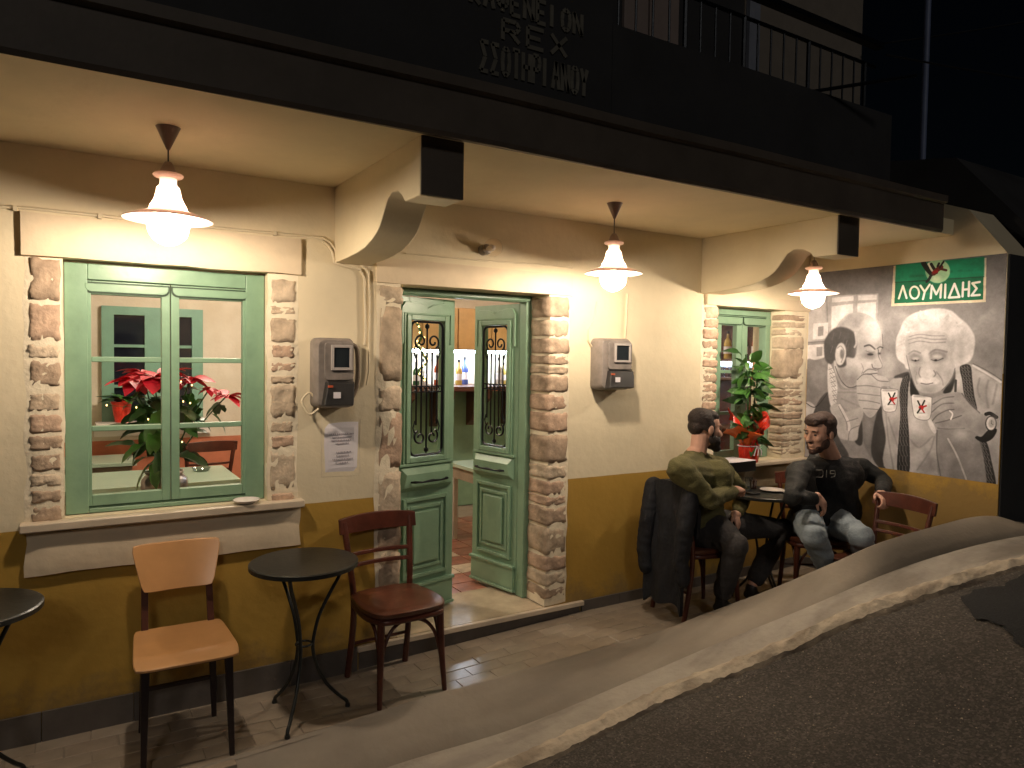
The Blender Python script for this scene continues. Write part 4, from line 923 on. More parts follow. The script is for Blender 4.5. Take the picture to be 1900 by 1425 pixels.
def pendant(x, y, zr, label):
    L = empty('pendant_lamp', (x, y, CE), label, 'lamp', 'porcelain pendant lamps under the canopy')
    c = (x, y, 0)
    MB().lathe([(0, CE-.085), (.006, CE-.085), (.042, CE-.004), (.044, CE-.001), (0, CE-.001)], c, 20).build('ceiling_cone', mat('cone_plastic', (.20, .15, .13), .4, amt=.05), L, smooth=True)
    MB().tube([(x, y, CE-.08), (x, y, zr+.205)], .0028, 6).build('cord', M['black'], L)
    MB().lathe([(0, zr+.215), (.012, zr+.212), (.022, zr+.195), (.030, zr+.175), (.030, zr+.168)], c, 20).build('cap', mat('lamp_cap', (.30, .22, .18), .5, amt=.1), L, smooth=True)
    pr = [(.0, zr+.168), (.050, zr+.168), (.054, zr+.162), (.050, zr+.156), (.030, zr+.150), (.029, zr+.128), (.032, zr+.122), (.040, zr+.115), (.044, zr+.095), (.048, zr+.075), (.058, zr+.055), (.064, zr+.045), (.066, zr+.032), (.085, zr+.024), (.125, zr+.010), (.157, zr-.002), (.159, zr-.006), (.155, zr-.007), (.120, zr+.002), (.080, zr+.012), (.066, zr+.014)]
    MB().lathe(pr, c, 40).build('shade', M['shade'], L, smooth=True)
    zc = zr-.028; R_ = .074
    gp = [(.060, zr+.014)]+[(R_*math.cos(a), zc+R_*math.sin(a)) for a in [math.radians(d) for d in (30, 15, 0, -15, -30, -45, -60, -72, -82)]]+[(.003, zc-R_-.003)]
    MB().lathe(gp, c, 32).build('globe', M['lglobe'], L, smooth=True)
    zb = zr-.03
    MB().lathe([(0, zb-.034), (.016, zb-.031), (.028, zb-.018), (.032, zb), (.028, zb+.016), (.018, zb+.034), (.014, zb+.045)], c, 20).build('bulb', M['bulb'], L, smooth=True)
    return L
pendant(.333, -.59, 2.157, 'lit white porcelain pendant lamp hanging above the big left window')
pendant(2.549, -.54, 2.122, 'lit white porcelain pendant lamp hanging right of the door above the electricity meter')
pendant(4.17, -.62, 2.103, 'lit white porcelain pendant lamp hanging beside the mural above the seated men')
# unlit glass bulkhead lamp above the door
q = PY(905, 462, -.06)
B = empty('bulkhead_lamp', (q.x, 0, q.z), 'small unlit round glass wall lamp above the green door', 'lamp')
def yl(prof, c, n=24):
    m_ = MB(); base = len(prof)
    for r, d in prof:
        for k in range(n): a = 2*PI*k/n; m_.v.append((c[0]+r*math.cos(a), c[1]-d, c[2]+r*math.sin(a)))
    for i in range(len(prof)-1):
        for k in range(n): m_.f.append((i*n+k, i*n+(k+1) % n, (i+1)*n+(k+1) % n, (i+1)*n+k))
    return m_
yl([(0, .0005), (.03, .0005), (.03, .05), (.02, .055), (0, .055)], (q.x, 0, q.z)).build('base', M['metal_grey'], B, smooth=True)
yl([(.018, .055), (.042, .08), (.052, .115), (.046, .15), (.025, .172), (0, .178)], (q.x, 0, q.z)).build('globe', M['globe'], B, smooth=True)
yl([(0, .055), (.012, .06), (.02, .10), (.012, .13), (0, .135)], (q.x, 0, q.z)).build('bulb', M['white'], B, smooth=True)

# ---------------------------------------------------------------- conduits on the wall
def conduit(pts, label, r=.007, nm='cable_conduit', m_=None):
    P = [PY(a, b, -.01) for a, b in pts]; P = [Vector((p.x, -.0105, p.z)) for p in P]
    m__ = MB(); m__.tube(P, r, 8); o = m__.build(nm, m_ or M['conduit'], None, smooth=True); tag(o, label, 'cable', 'painted cable conduits on the front wall'); return o
conduit([(-5, 383), (60, 387), (200, 402), (350, 418), (500, 432), (598, 441), (612, 449), (622, 462), (626, 482), (640, 487), (690, 491)], 'cream conduit running along the wall above the left window to the corbel')
conduit([(598, 447), (609, 455), (617, 468), (620, 486), (640, 494), (668, 500), (676, 515), (678, 620), (676, 640)], 'cream conduit dropping down the wall to the left electricity meter')
conduit([(672, 492), (684, 505), (686, 560), (684, 690), (680, 715)], 'second thinner cream conduit beside the first above the left electricity meter', .005)
conduit([(752, 470), (900, 484), (1000, 490), (1062, 497)], 'thin cream conduit running above the door lintel', .004)
conduit([(1164, 545), (1162, 590), (1160, 628)], 'cream conduit dropping straight down into the right electricity meter', .006)
conduit([(1108, 560), (1103, 590), (1092, 612), (1092, 632), (1102, 650), (1113, 648)], 'curved loose cable bending into the left side of the right electricity meter', .005)
for a, b, wh in ((28, 387, 'left of the left window'), (185, 402, 'above the left part of the left window'), (510, 433, 'above the right end of the left window')):
    q = PY(a, b, -.012); tag(MB().box(q.x-.008, -.024, q.z-.010, q.x+.008, -.001, q.z+.010).build('conduit_clip', M['conduit'], bevel=.002), 'small cream clip holding the conduit '+wh, 'clip', 'conduit clips')
# ---------------------------------------------------------------- electricity meters
def meter(px0, py0, px1, py1, label):
    a, b = PY(px0, py0, -.09), PY(px1, py1, -.09); x0, x1, z1, z0 = a.x, b.x, a.z, b.z; w_, h_ = x1-x0, z1-z0
    T = empty('electricity_meter', ((x0+x1)/2, 0, z0), label, 'meter', 'electricity meters on the front wall')
    rc = .03
    def rr_(a_, b_, lo, hi, r_):
        o = []
        for cx, cz, s in ((b_-r_, hi-r_, 0), (a_+r_, hi-r_, 1), (a_+r_, lo+r_, 2), (b_-r_, lo+r_, 3)):
            for t in range(5): an = PI/2*s+PI/8*t; o.append((cx+r_*math.cos(an), cz+r_*math.sin(an)))
        return o
    m_ = MB(); o1, o2 = rr_(x0, x1, z0, z1, rc), rr_(x0+.012, x1-.012, z0+.012, z1-.012, rc)
    n = len(o1); v = [(p[0], -.001, p[1]) for p in o1]+[(p[0], -.075, p[1]) for p in o1]+[(p[0], -.105, p[1]) for p in o2]
    m_.add(v, [(i, (i+1) % n, n+(i+1) % n, n+i) for i in range(n)]+[(n+i, n+(i+1) % n, 2*n+(i+1) % n, 2*n+i) for i in range(n)]+[tuple(range(2*n, 3*n))])
    m_.build('case', M['metal_grey'], T, bevel=.002)
    m_ = MB(); m_.prism(rr_(x0+w_*.20, x1-w_*.06, z0+h_*.40, z1-.022, .02), 'y', -.116, -.1055); m_.build('front_panel', M['metal_grey'], T, bevel=.003)
    wx0, wx1, wz0, wz1 = x0+w_*.42, x1-w_*.18, z0+h_*.58, z0+h_*.86
    m_ = MB(); f = .014
    m_.box(wx0-f, -.128, wz0-f, wx0, -.1165, wz1+f); m_.box(wx1, -.128, wz0-f, wx1+f, -.1165, wz1+f); m_.box(wx0, -.128, wz0-f, wx1, -.1165, wz0); m_.box(wx0, -.128, wz1, wx1, -.1165, wz1+f)
    m_.build('window_frame', mat('meter_window_rim', (.42, .38, .36), .4, amt=.05), T, bevel=.002)
    MB().box(wx0, -.120, wz0, wx1, -.117, wz1).build('dial_window', mat('dial_glass', (.02, .025, .03), .1, amt=0, bump=0), T)
    m_ = MB(); a0, a1, b0, b1 = x0+w_*.12, x1-w_*.02, z0+h_*.02, z0+h_*.38
    m_.add([(a0, -.107, b0), (a1-.01, -.107, b0), (a1, -.107, b1), (a0+.02, -.107, b1), (a0+.004, -.155, b0+.01), (a1-.02, -.155, b0+.01), (a1-.01, -.135, b1-.006), (a0+.03, -.135, b1-.006)],
           [(0, 1, 5, 4), (1, 2, 6, 5), (2, 3, 7, 6), (3, 0, 4, 7), (4, 5, 6, 7), (0, 3, 2, 1)])
    m_.build('terminal_cover', M['metal_dark'], T, bevel=.004)
    MB().box(a0+.05, -.156, b0+.045, a0+.085, -.150, b0+.075).build('seal_tag', M['paper'], T)
    MB().box(a0+.025, -.150, b1-.028, a0+.048, -.138, b1-.018).build('sticker', mat('orange_sticker', (.5, .09, .03), .6, amt=0), T)
    return T, (x0, x1, z0, z1)
t1, b1_ = meter(585, 626, 657, 756, 'grey electricity meter on the wall between the left window and the door')
x0, x1, z0, z1 = b1_
MB().tube(spline([(x1-.005, -.04, z1-.03), (x1+.035, -.03, z1-.06), (x1+.04, -.02, z0+.12), (x1+.015, -.02, z0+.05)], 6), .012, 8).build('side_bracket', mat('bracket_brown', (.16, .12, .08), .6), t1, smooth=True)
lp = spline([(x0+.02, -.09, z0-.002), (x0-.02, -.08, z0-.03), (x0-.045, -.07, z0+.0), (x0-.055, -.06, z0+.04), (x0-.02, -.05, z0+.075), (x0+.004, -.05, z0+.06)], 6)
MB().tube(lp, .006, 8).build('cable_loop', M['conduit'], t1, smooth=True)
t2, b2_ = meter(1113, 627, 1170, 723, 'grey electricity meter on the wall between the door and the right window')
x0, x1, z0, z1 = b2_
MB().tube(spline([(x1-.01, -.09, z0+.14), (x1+.03, -.08, z0+.10), (x1+.03, -.08, z0+.05), (x1-.01, -.10, z0+.02)], 6), .0025, 6).build('seal_wire', M['black'], t2, smooth=True)
# notice sheet
a, b = PY(598, 780, -.004), PY(668, 880, -.004)
nt_ = rough_slab(a.x, b.x, b.z, a.z, -.004, -.0015, amp=.003, step=.03, seed=31).build('notice', M['paper']); tag(nt_, 'white printed paper notice taped to the wall under the left electricity meter', 'notice')
random.seed(5)
lines = [(.14, .5, .42), (.20, .18, .80), (.245, .25, .78), (.29, .22, .74), (.335, .34, .66), (.46, .36, .72), (.51, .36, .68), (.56, .26, .78), (.61, .34, .68)]
tb = MB()
for f, u0, u1 in lines:
    zz = a.z+(b.z-a.z)*(f*1.25); u = u0
    while u < u1:
        w_ = random.uniform(.02, .045); xx = a.x+(b.x-a.x)*u
        tb.box(xx, -.0085, zz-.0035, xx+(b.x-a.x)*w_*.8, -.0078, zz+.0035); u += w_+.008
tb.build('print', mat('faint_print', (.33, .30, .34), .8, amt=0, bump=0), nt_)
# ashtray dish on the left sill
q = PY(458, 934, -.03)
tag(MB().lathe([(0, .930), (.03, .930), (.052, .943), (.060, .950), (.062, .948), (.054, .939), (.034, .9285), (0, .9285)], (q.x, -.02, 0), 28).build('dish', M['white'], smooth=True), 'small white dish on the sill of the left window', 'dish')

# ---------------------------------------------------------------- chairs and tables
def bent_chair():
    R_ = empty('bentwood_chair', (0, 0, 0))
    out = [(-.17, -.19), (-.08, -.215), (.08, -.215), (.17, -.19), (.205, -.08), (.195, .06), (.16, .17), (0, .195), (-.16, .17), (-.195, .06), (-.205, -.08)]
    P = spline([Vector((a, b, 0)) for a, b in out], 4, True); n = len(P)
    v = [(p.x*.97, p.y*.97, .422) for p in P]+[(p.x, p.y, .43) for p in P]+[(p.x, p.y, .446) for p in P]+[(p.x*.96, p.y*.96, .452) for p in P]+[(p.x*.6, p.y*.6, .446) for p in P]+[(0, 0, .443)]
    f = [tuple(range(n))[::-1]]
    for r in range(4): f += [(r*n+i, r*n+(i+1) % n, (r+1)*n+(i+1) % n, (r+1)*n+i) for i in range(n)]
    f += [(4*n+i, 4*n+(i+1) % n, 5*n) for i in range(n)]
    m_ = MB(); m_.add(v, f); m_.build('seat', M['wood_seat'], R_, smooth=True)
    m_ = MB(); rim = [(p.x*.93, p.y*.93, .405) for p in P]; m_.tube(rim, .016, 8, closed=True); m_.build('seat_frame', M['wood_d'], R_, smooth=True)
    for s in (-1, 1):
        m_ = MB(); m_.tube([(s*.158, -.168, .42), (s*.163, -.176, .22), (s*.175, -.195, 0)], [.019, .017, .012], 10); m_.build('leg', M['wood_d'], R_, smooth=True)
        m_ = MB(); m_.tube(spline([(s*.165, .225, 0), (s*.158, .175, .25), (s*.158, .165, .43), (s*.172, .195, .62), (s*.186, .235, .80)], 5), .016, 10); m_.build('rear_leg', M['wood_d'], R_, smooth=True)
        m_ = MB(); m_.tube(spline([(s*.160, -.17, .19), (s*.135, -.165, .29), (s*.09, -.155, .355), (s*.02, -.14, .385)], 5), .009, 8); m_.build('brace', M['wood_d'], R_, smooth=True)
        m_ = MB(); m_.tube(spline([(s*.163, -.165, .22), (s*.163, -.11, .35), (s*.165, -.02, .395)], 5), .009, 8); m_.build('brace', M['wood_d'], R_, smooth=True)
    def curved(nm, z0, z1, th, wx, y0, bow):
        m_ = MB(); N = 12; v = []; f = []
        for i in range(N+1):
            t = i/N*2-1; x = t*wx; y = y0+bow*(1-t*t)
            zz = (z1-z0)*(.16*t*t) if nm == 'top_rail' else 0
            for dy, z in ((-th/2, z0), (th/2, z0), (th/2, z1-zz), (-th/2, z1-zz)): v.append((x, y+dy+(z-z0)*.2, z))
        for i in range(N):
            for k in range(4): f.append((i*4+k, i*4+(k+1) % 4, (i+1)*4+(k+1) % 4, (i+1)*4+k))
        f += [(0, 1, 2, 3), tuple(N*4+k for k in range(4))[::-1]]; m_.add(v, f); m_.build(nm, M['wood_d'], R_, bevel=.004)
    curved('top_rail', .745, .835, .02, .215, .215, .03); curved('slat', .63, .65, .016, .175, .19, .03); curved('slat', .575, .595, .016, .168, .18, .03)
    m_ = MB(); m_.tube([(-.16, .19, .18), (.16, .19, .18)], .009, 8); m_.build('stretcher', M['wood_d'], R_)
    return R_
GC = 'dark bentwood chairs on the terrace'
bc = bent_chair(); tag(bc, 'empty dark bentwood chair with round brown seat in front of the green door', 'chair', GC)
bc.location = (1.405, -.275, terr(1.4)); bc.rotation_euler = (0, 0, math.radians(3))
def place(proto, x, y, deg, label, z=None, group=GC):
    c = copy_tree(proto); c.location = (x, y, terr(x) if z is None else z); c.rotation_euler = (0, 0, math.radians(deg)); c['label'] = label; c['group'] = group; return c
ch1 = place(bc, 3.44, -.36, 82, 'dark bentwood chair under the man in the olive sweater, jacket over its back')
ch2 = place(bc, 4.32, -.58, -38, 'dark bentwood chair under the man in the black top and jeans')
ch3 = place(bc, 4.19, -1.10, -98, 'empty dark bentwood chair beside the mural, its back held by the man in jeans', .0)
# light plywood chair
pc = empty('plywood_chair', (0, 0, 0), 'honey coloured plywood chair with dark legs below the left window', 'chair')
def sheet(nm, fn, nu, nv, th, parent, m_):
    v = []; f = []
    for s in (0, 1):
        for j in range(nv+1):
            for i in range(nu+1):
                p, nrm = fn(i/nu, j/nv); v.append(tuple(Vector(p)-Vector(nrm)*th*s))
    W_ = nu+1; K = W_*(nv+1)
    for j in range(nv):
        for i in range(nu):
            a_ = j*W_+i; f.append((a_, a_+1, a_+W_+1, a_+W_)); f.append((K+a_, K+a_+W_, K+a_+W_+1, K+a_+1))
    ring = [i for i in range(W_)]+[(j+1)*W_-1 for j in range(1, nv+1)]+[nv*W_+i for i in range(nu-1, -1, -1)]+[j*W_ for j in range(nv-1, 0, -1)]
    n = len(ring)
    for k in range(n): f.append((ring[k], K+ring[k], K+ring[(k+1) % n], ring[(k+1) % n]))
    mb_ = MB(); mb_.add(v, f); return mb_.build(nm, m_, parent, smooth=False, bevel=.004)
def rc(u, v_):   # superellipse rounding of the corners
    a, b = u*2-1, v_*2-1
    return a*math.sqrt(1-.0*b*b)*(1-.05*abs(b)**8), b*(1-.05*abs(a)**8)
def seatf(u, v_):
    a, b = rc(u, v_); x = a*(.19-.012*b); y = -.19*(-b)*1; y = b*.19
    z = .452-.010*(1-a*a)*(1-b*b)+.006*b - (.022*max(0, -b-.6)/.4 if b < -.6 else 0)
    return (x, y, z), (0, 0, 1)
sheet('seat', seatf, 14, 14, .012, pc, M['ply'])
def backf(u, v_):
    a, b = rc(u, v_); x = a*(.165+.022*b); z = .72+.10*b; y = .20+.035*b+.018*(1-a*a)
    return (x, y, z), (0, -1, 0)
sheet('backrest', backf, 12, 8, .012, pc, M['ply'])
for s in (-1, 1):
    MB().bar((s*.155, -.155, .425), (s*.165, -.18, 0), .032, .032, wx2=.02, wy2=.02).build('leg', M['legs'], pc, bevel=.003)
    MB().bar((s*.135, .16, .425), (s*.15, .20, 0), .032, .03, wx2=.02, wy2=.02).build('leg', M['legs'], pc, bevel=.003)
    MB().bar((s*.135, .175, .42), (s*.13, .252, .735), .028, .014).build('back_post', mat('post_wood', (.09, .03, .018), .4), pc, bevel=.002)
    MB().bar((s*.155, -.15, .41), (s*.138, .155, .41), .02, .04).build('seat_rail', M['legs'], pc)
MB().bar((-.148, -.155, .415), (.148, -.155, .415), .04, .018).build('seat_rail', M['legs'], pc)
MB().bar((-.145, .19, .19), (.145, .19, .19), .022, .014).build('stretcher', M['legs'], pc)
pc.location = (.415, -.335, terr(.4)); pc.rotation_euler = (0, 0, math.radians(-1))
# round metal tables
def metal_table():
    R_ = empty('round_table', (0, 0, 0))
    MB().lathe([(0, .722), (.236, .722), (.243, .718), (.243, .700), (.236, .700), (.234, .714), (0, .714)], (0, 0, 0), 48).build('tabletop', M['table_m'], R_, bevel=0, smooth=False)
    for k in range(3):
        a = math.radians(-125+120*k); c, s = math.cos(a), math.sin(a)
        pr = [(.19, .712), (.165, .64), (.12, .56), (.07, .46), (.045, .36), (.042, .30), (.06, .22), (.105, .13), (.165, .06), (.198, .03), (.205, .008)]
        MB().tube(spline([(r*c, r*s, z) for r, z in pr], 4), .0085, 8).build('leg', M['table_m'], R_, smooth=True)
        MB().lathe([(0, .014), (.012, .013), (.013, 0), (0, 0)], (.205*c, .205*s, 0), 10).build('foot', M['table_m'], R_, smooth=True)
    MB().tube([(.036*math.cos(t*PI/9), .036*math.sin(t*PI/9), .335) for t in range(18)], .005, 6, closed=True).build('ring', M['table_m'], R_)
    return R_
GT = 'round dark metal cafe tables'
tb0 = metal_table(); tag(tb0, 'empty round dark metal table between the plywood chair and the bentwood chair', 'table', GT); tb0.location = (.925, -.335, terr(.9)); 
tb1 = place(tb0, -.32, -.36, 40, 'round dark metal table cut off by the left edge of the view', group=GT)
tb2 = place(tb0, 4.03, -.40, 25, 'round dark metal table with cups between the two seated men', group=GT)
TZ = terr(4)+.7225
# things on the men's table
def on(px, py, dz=0): return PZ(px, py, TZ+dz)
def cl(q, r=.19):
    d = Vector((q.x-4.03, q.y+.40, 0)); 
    if d.length > r: d = d.normalized()*r
    return (4.03+d.x, -.40+d.y)
c = cl(on(1432, 911)); tag(MB().lathe([(0, TZ+.004), (.05, TZ+.004), (.078, TZ+.014), (.08, TZ+.013), (.052, TZ+.001), (0, TZ+.001)], (c[0], c[1], 0), 28).build('saucer', M['white'], smooth=True), 'wide white saucer in the middle of the men\'s table', 'saucer')
c2 = (c[0]+.05, c[1]-.10); S2 = MB().lathe([(0, TZ+.004), (.04, TZ+.004), (.056, TZ+.011), (.058, TZ+.010), (.04, TZ+.0008), (0, TZ+.0008)], (c2[0], c2[1], 0), 24).build('ashtray', M['white'], smooth=True); tag(S2, 'small white ashtray near the front of the men\'s table', 'ashtray')
T = empty('cigarette_pack', (c2[0]+.1, c2[1]+.06, TZ), 'red and white cigarette pack on the right side of the men\'s table', 'pack')
MB().box(c2[0]+.07, c2[1]+.03, TZ+.001, c2[0]+.125, c2[1]+.09, TZ+.021).build('box', mat('pack_white', (.7, .66, .62), .4, amt=0), T, bevel=.002)
MB().box(c2[0]+.07, c2[1]+.0295, TZ+.0215, c2[0]+.100, c2[1]+.0895, TZ+.0222).build('lid', mat('pack_red', (.5, .03, .03), .4, amt=0), T)
T = empty('coffee_glass', (4.07, -.28, TZ), 'small glass of dark coffee at the back of the men\'s table', 'glass')
gx_, gy_ = 4.06, -.27
MB().lathe([(.022, TZ+.001), (.030, TZ+.08)], (gx_, gy_, 0), 20).build('glass', M['glass'], T, smooth=True)
MB().lathe([(0, TZ+.003), (.021, TZ+.003), (.027, TZ+.062), (0, TZ+.062)], (gx_, gy_, 0), 20).build('coffee', mat('coffee', (.05, .012, .008), .2, amt=0, bump=0), T, smooth=True)
T = empty('water_glass', (3.95, -.33, TZ), 'clear water glass on the left of the men\'s table', 'glass')
MB().lathe([(0, TZ+.002), (.022, TZ+.002), (.028, TZ+.10), (.026, TZ+.10), (.020, TZ+.008), (0, TZ+.008)], (3.93, -.34, 0), 20).build('glass', glass('tumbler', (.85, .9, .95), .03, .14), T, smooth=True)
tag(MB().box(3.86, -.44, TZ+.001, 3.93, -.30, TZ+.010).build('phone', M['black'], bevel=.003), 'black phone lying on the left of the men\'s table', 'phone')
tag(MB().tube([(4.10, -.55, TZ+.012), (4.20, -.53, TZ+.012)], .006, 8).build('lighter', mat('lighter_blue', (.05, .2, .24), .3, amt=0)), 'small teal lighter at the right edge of the men\'s table', 'lighter')

# box and papers on the right sill
a = PY(1325, 860, -.08); b = PY(1392, 862, -.08)
T = empty('folder_box', (4.02, -.05, .9), 'black document box standing on the right window sill', 'box')
MB().box(3.90, -.16, .862, 4.22, .02, .935).build('box', M['black'], T, bevel=.004)
for k in range(4):
    o = MB().box(-.105, -.10, 0, .105, .10, .0012).build('paper_sheet', M['paper']); o.location = (4.05+.012*k, -.07-.006*k, .9362+.0018*k); o.rotation_euler = (0, 0, math.radians(4*k-6))
    tag(o, ('lowest', 'second lowest', 'third lowest', 'topmost')[k]+' white sheet piled on the black box by the right window', 'paper', 'papers on the black box')
# ---------------------------------------------------------------- leaves
def leaf_mesh(nm, L, W_, m_, droop=.25, fold=.2, n=6, lobes=0):
    v = []; f = []
    for i in range(n+1):
        t = i/n; w_ = W_*math.sin(PI*min(1, t**.8))**.8*(1-t*.15) if 0 < t < 1 else .001
        if lobes and 0 < t < 1: w_ *= 1+.25*math.sin(t*PI*lobes)
        z = -droop*L*t*t
        for s in (-1, 0, 1): v.append((s*w_, L*t, z+(fold*w_ if s else 0)))
    for i in range(n):
        for k in (0, 1): f.append((i*3+k, i*3+k+1, (i+1)*3+k+1, (i+1)*3+k))
    me = bpy.data.meshes.new(nm); me.from_pydata(v, [], f); me.materials.append(m_); me.shade_smooth(); return me
def put_leaf(nm, me, parent, p, dirv, s, roll=0):
    o = bpy.data.objects.new(nm, me); COL.objects.link(o); o.parent = parent
    d = Vector(dirv).normalized(); q = d.to_track_quat('Y', 'Z'); q = q @ Quaternion((0, 1, 0), roll)
    o.rotation_mode = 'QUATERNION'; o.rotation_quaternion = q; o.location = Vector(p)-off(parent); o.scale = (s, s, s); return o
LM = [leaf_mesh('leaf', .15, .040, M['leaf'], .45), leaf_mesh('leaf', .14, .044, M['leafd'], .6), leaf_mesh('leaf', .17, .044, M['leaf'], .3), leaf_mesh('leaf', .17, .056, M['leafd'], .7)]
# tall plant in red foil on the right sill
q0 = PY(1393, 850, -.03); px_, py_ = q0.x+.0, -.01; zb = .899
PL = empty('potted_plant', (px_, py_, zb), 'tall leafy potted plant wrapped in red foil with white ribbon on the right window sill', 'plant')
pf = MB(); n = 40; rows_ = []
for zz, r in ((.0, .072), (.04, .078), (.10, .085), (.135, .078)):
    rows_.append([(px_+(r+.004*math.cos(k*PI*2/n*9))*math.cos(2*PI*k/n), py_+(r+.004*math.cos(k*PI*2/n*9))*math.sin(2*PI*k/n)*.8, zb+zz) for k in range(n)])
pf.add([p for r in rows_ for p in r], [(i*n+k, i*n+(k+1) % n, (i+1)*n+(k+1) % n, (i+1)*n+k) for i in range(3) for k in range(n)]+[tuple(range(n))[::-1]])
pf.build('foil_pot', M['red'], PL, smooth=True)
def flare(c, a, w_, h_, lean, m_, seed):
    v = []; f = []; NU, NV = 8, 7
    for j in range(NV+1):
        t = j/NV; ww = w_*(.5+.9*t-.9*t**4)
        for i in range(NU+1):
            s = i/NU*2-1; an = a+s*ww/.1
            r = .055+lean*t*t+.012*math.sin(s*5+seed)+.01*nz((s, t), 3, seed)
            v.append((c[0]+r*math.cos(an), c[1]+r*math.sin(an)*.85, c[2]+h_*t*(1-.35*s*s*t)+.01*math.sin(s*7+seed)))
    f = [(j*(NU+1)+i, j*(NU+1)+i+1, (j+1)*(NU+1)+i+1, (j+1)*(NU+1)+i) for j in range(NV) for i in range(NU)]
    m__ = MB(); m__.add(v, f); return m__.build('foil_flap', m_, PL, smooth=True)
ctr = (px_, py_, zb+.11)
flare(ctr, math.radians(205), .12, .17, .19, M['orange'], 1); flare(ctr, math.radians(150), .10, .29, .11, M['red'], 2); flare(ctr, math.radians(275), .11, .16, .05, M['red'], 3); flare(ctr, math.radians(335), .12, .24, .08, M['red'], 4); flare(ctr, math.radians(20), .09, .27, .16, M['red'], 5)
rb = MB(); rb.tube([(px_+.088*math.cos(t), py_+.074*math.sin(t), zb+.125) for t in [2*PI*k/24 for k in range(24)]], .004, 6, closed=True)
for dx in (-.03, .0, .03): rb.tube(spline([(px_-.01, py_-.082, zb+.125), (px_-.01+dx, py_-.095, zb+.10), (px_-.01+dx*1.3, py_-.09, zb+.06)], 4), .004, 6)
rb.build('ribbon', M['paper'], PL)
random.seed(11)
st = [(px_-.02, py_, zb+.1), (px_-.035, py_-.01, zb+.35), (px_-.03, py_, zb+.6), (px_-.06, py_+.0, zb+.80)]
st2 = [(px_+.02, py_, zb+.1), (px_+.03, py_-.01, zb+.4), (px_+.06, py_-.02, zb+.68)]
st3 = [(px_+.02, py_+.01, zb+.1), (px_+.01, py_+.01, zb+.5), (px_+.03, py_, zb+.75)]
MB().tube(spline([Vector(p) for p in st3], 4), .005, 6).build('stake', mat('cane', (.4, .2, .08), .6), PL)
S_ = []
for s_ in (st, st2):
    P = spline([Vector(p) for p in s_], 6); MB().tube(P, .006, 6).build('stem', M['leafd'], PL, smooth=True); S_.append(P)
for k in range(96):
    P = S_[k % 2]; t = .12+.88*(k/96)**.85; p = P[min(len(P)-1, int(t*(len(P)-1)))]; a = k*2.4+random.uniform(-.5, .5)
    d = Vector((math.cos(a), math.sin(a)*.75-.15, random.uniform(-.75, .85)))
    me = random.choice(LM[:1]+LM[2:3]) if t > .5 and random.random() < .75 else random.choice(LM)
    put_leaf('leaf', me, PL, p+d.normalized()*random.uniform(.0, .06), d, random.uniform(.45, .95), random.uniform(-1.3, 1.3))
# ---------------------------------------------------------------- inside the room
def mint_table(x0, y0, x1, y1, z, label):
    T = empty('mint_table', ((x0+x1)/2, (y0+y1)/2, .1), label, 'table', 'mint topped tables inside')
    MB().box(x0, y0, z-.03, x1, y1, z).build('tabletop', M['mint'], T, bevel=.003)
    MB().box(x0+.03, y0+.03, z-.13, x1-.03, y1-.03, z-.0305).build('apron', mat('table_apron', (.30, .24, .17), .6), T)
    for a in (x0+.05, x1-.05):
        for b in (y0+.05, y1-.05): MB().box(a-.02, b-.02, .105, a+.02, b+.02, z-.131).build('leg', mat('table_leg', (.5, .45, .38), .6), T)
    return T
mint_table(-.35, 1.72, 1.05, 2.45, .76, 'mint topped table seen through the left window, nearest to the glass')
mint_table(-.2, 2.62, .46, 3.15, .80, 'mint topped table against the rear wall seen through the left window')
mint_table(2.75, 1.35, 3.25, 1.85, .76, 'mint topped table seen through the gap of the door')
tag(MB().lathe([(0, .762), (.035, .762), (.05, .775), (.052, .774), (.036, .7605), (0, .7605)], (2.98, 1.6, 0), 20).build('ashtray', M['black'], smooth=True), 'black ashtray on the table seen through the door', 'ashtray')
tag(MB().lathe([(0, .762), (.05, .762), (.065, .79), (.067, .788), (.052, .7605), (0, .7605)], (.86, 2.2, 0), 20).build('ashtray', glass('ash_glass', (.6, .65, .6), .1, .2), smooth=True), 'glass ashtray on the mint table behind the left window', 'ashtray')
ci = place(bc, .98, 2.9, 185, 'dark bentwood chair inside against the salmon dado', .1, 'chairs inside the room')
ci = place(bc, 2.62, 2.05, 60, 'dark bentwood chair inside by the table behind the door', .1, 'chairs inside the room')
tag(MB().box(-.35, 2.5, .62, .95, 2.53, .74).build('bench_back', M['wood_d'], bevel=.005), 'dark wooden bench back behind the nearest mint table', 'bench')
# poinsettia in a metal pot
pxz = PY(305, 905, .95); PP = empty('poinsettia', (pxz.x, .95, .76), 'large red poinsettia in a round metal pot just behind the left window', 'plant')
cx, cy, cz = pxz.x, .95, .80
MB().lathe([(0, 0), (.07, 0), (.10, .03), (.125, .075), (.12, .12), (.095, .15), (.105, .165), (.10, .167), (.085, .15), (0, .14)], (cx, cy, cz), 32).build('pot', mat('hammered_metal', (.42, .38, .36), .28, nz=30, amt=.3, bump=.5, bz=30, metal=.85), PP, smooth=True)
tag(MB().lathe([(0, .02), (.16, .02), (.17, .0), (.16, -.02), (0, -.02)], (cx, cy, .78), 24).build('plant_stand', M['wood_d'], smooth=False), 'round dark stand under the metal pot behind the left window', 'stand')
MB().tube([(cx, cy, .2), (cx, cy, .761)], .03, 10).build('column', M['wood_d'], bpy.data.objects['plant_stand'])
BR = [leaf_mesh('bract', .15, .048, M['redpetal'], .25, .15), leaf_mesh('bract', .13, .042, M['redpetal'], .4, .2)]
GL_ = [leaf_mesh('leaf', .15, .045, M['leafd'], .3, .2, lobes=3), leaf_mesh('leaf', .17, .05, M['leaf'], .5, .2, lobes=3)]
random.seed(21)
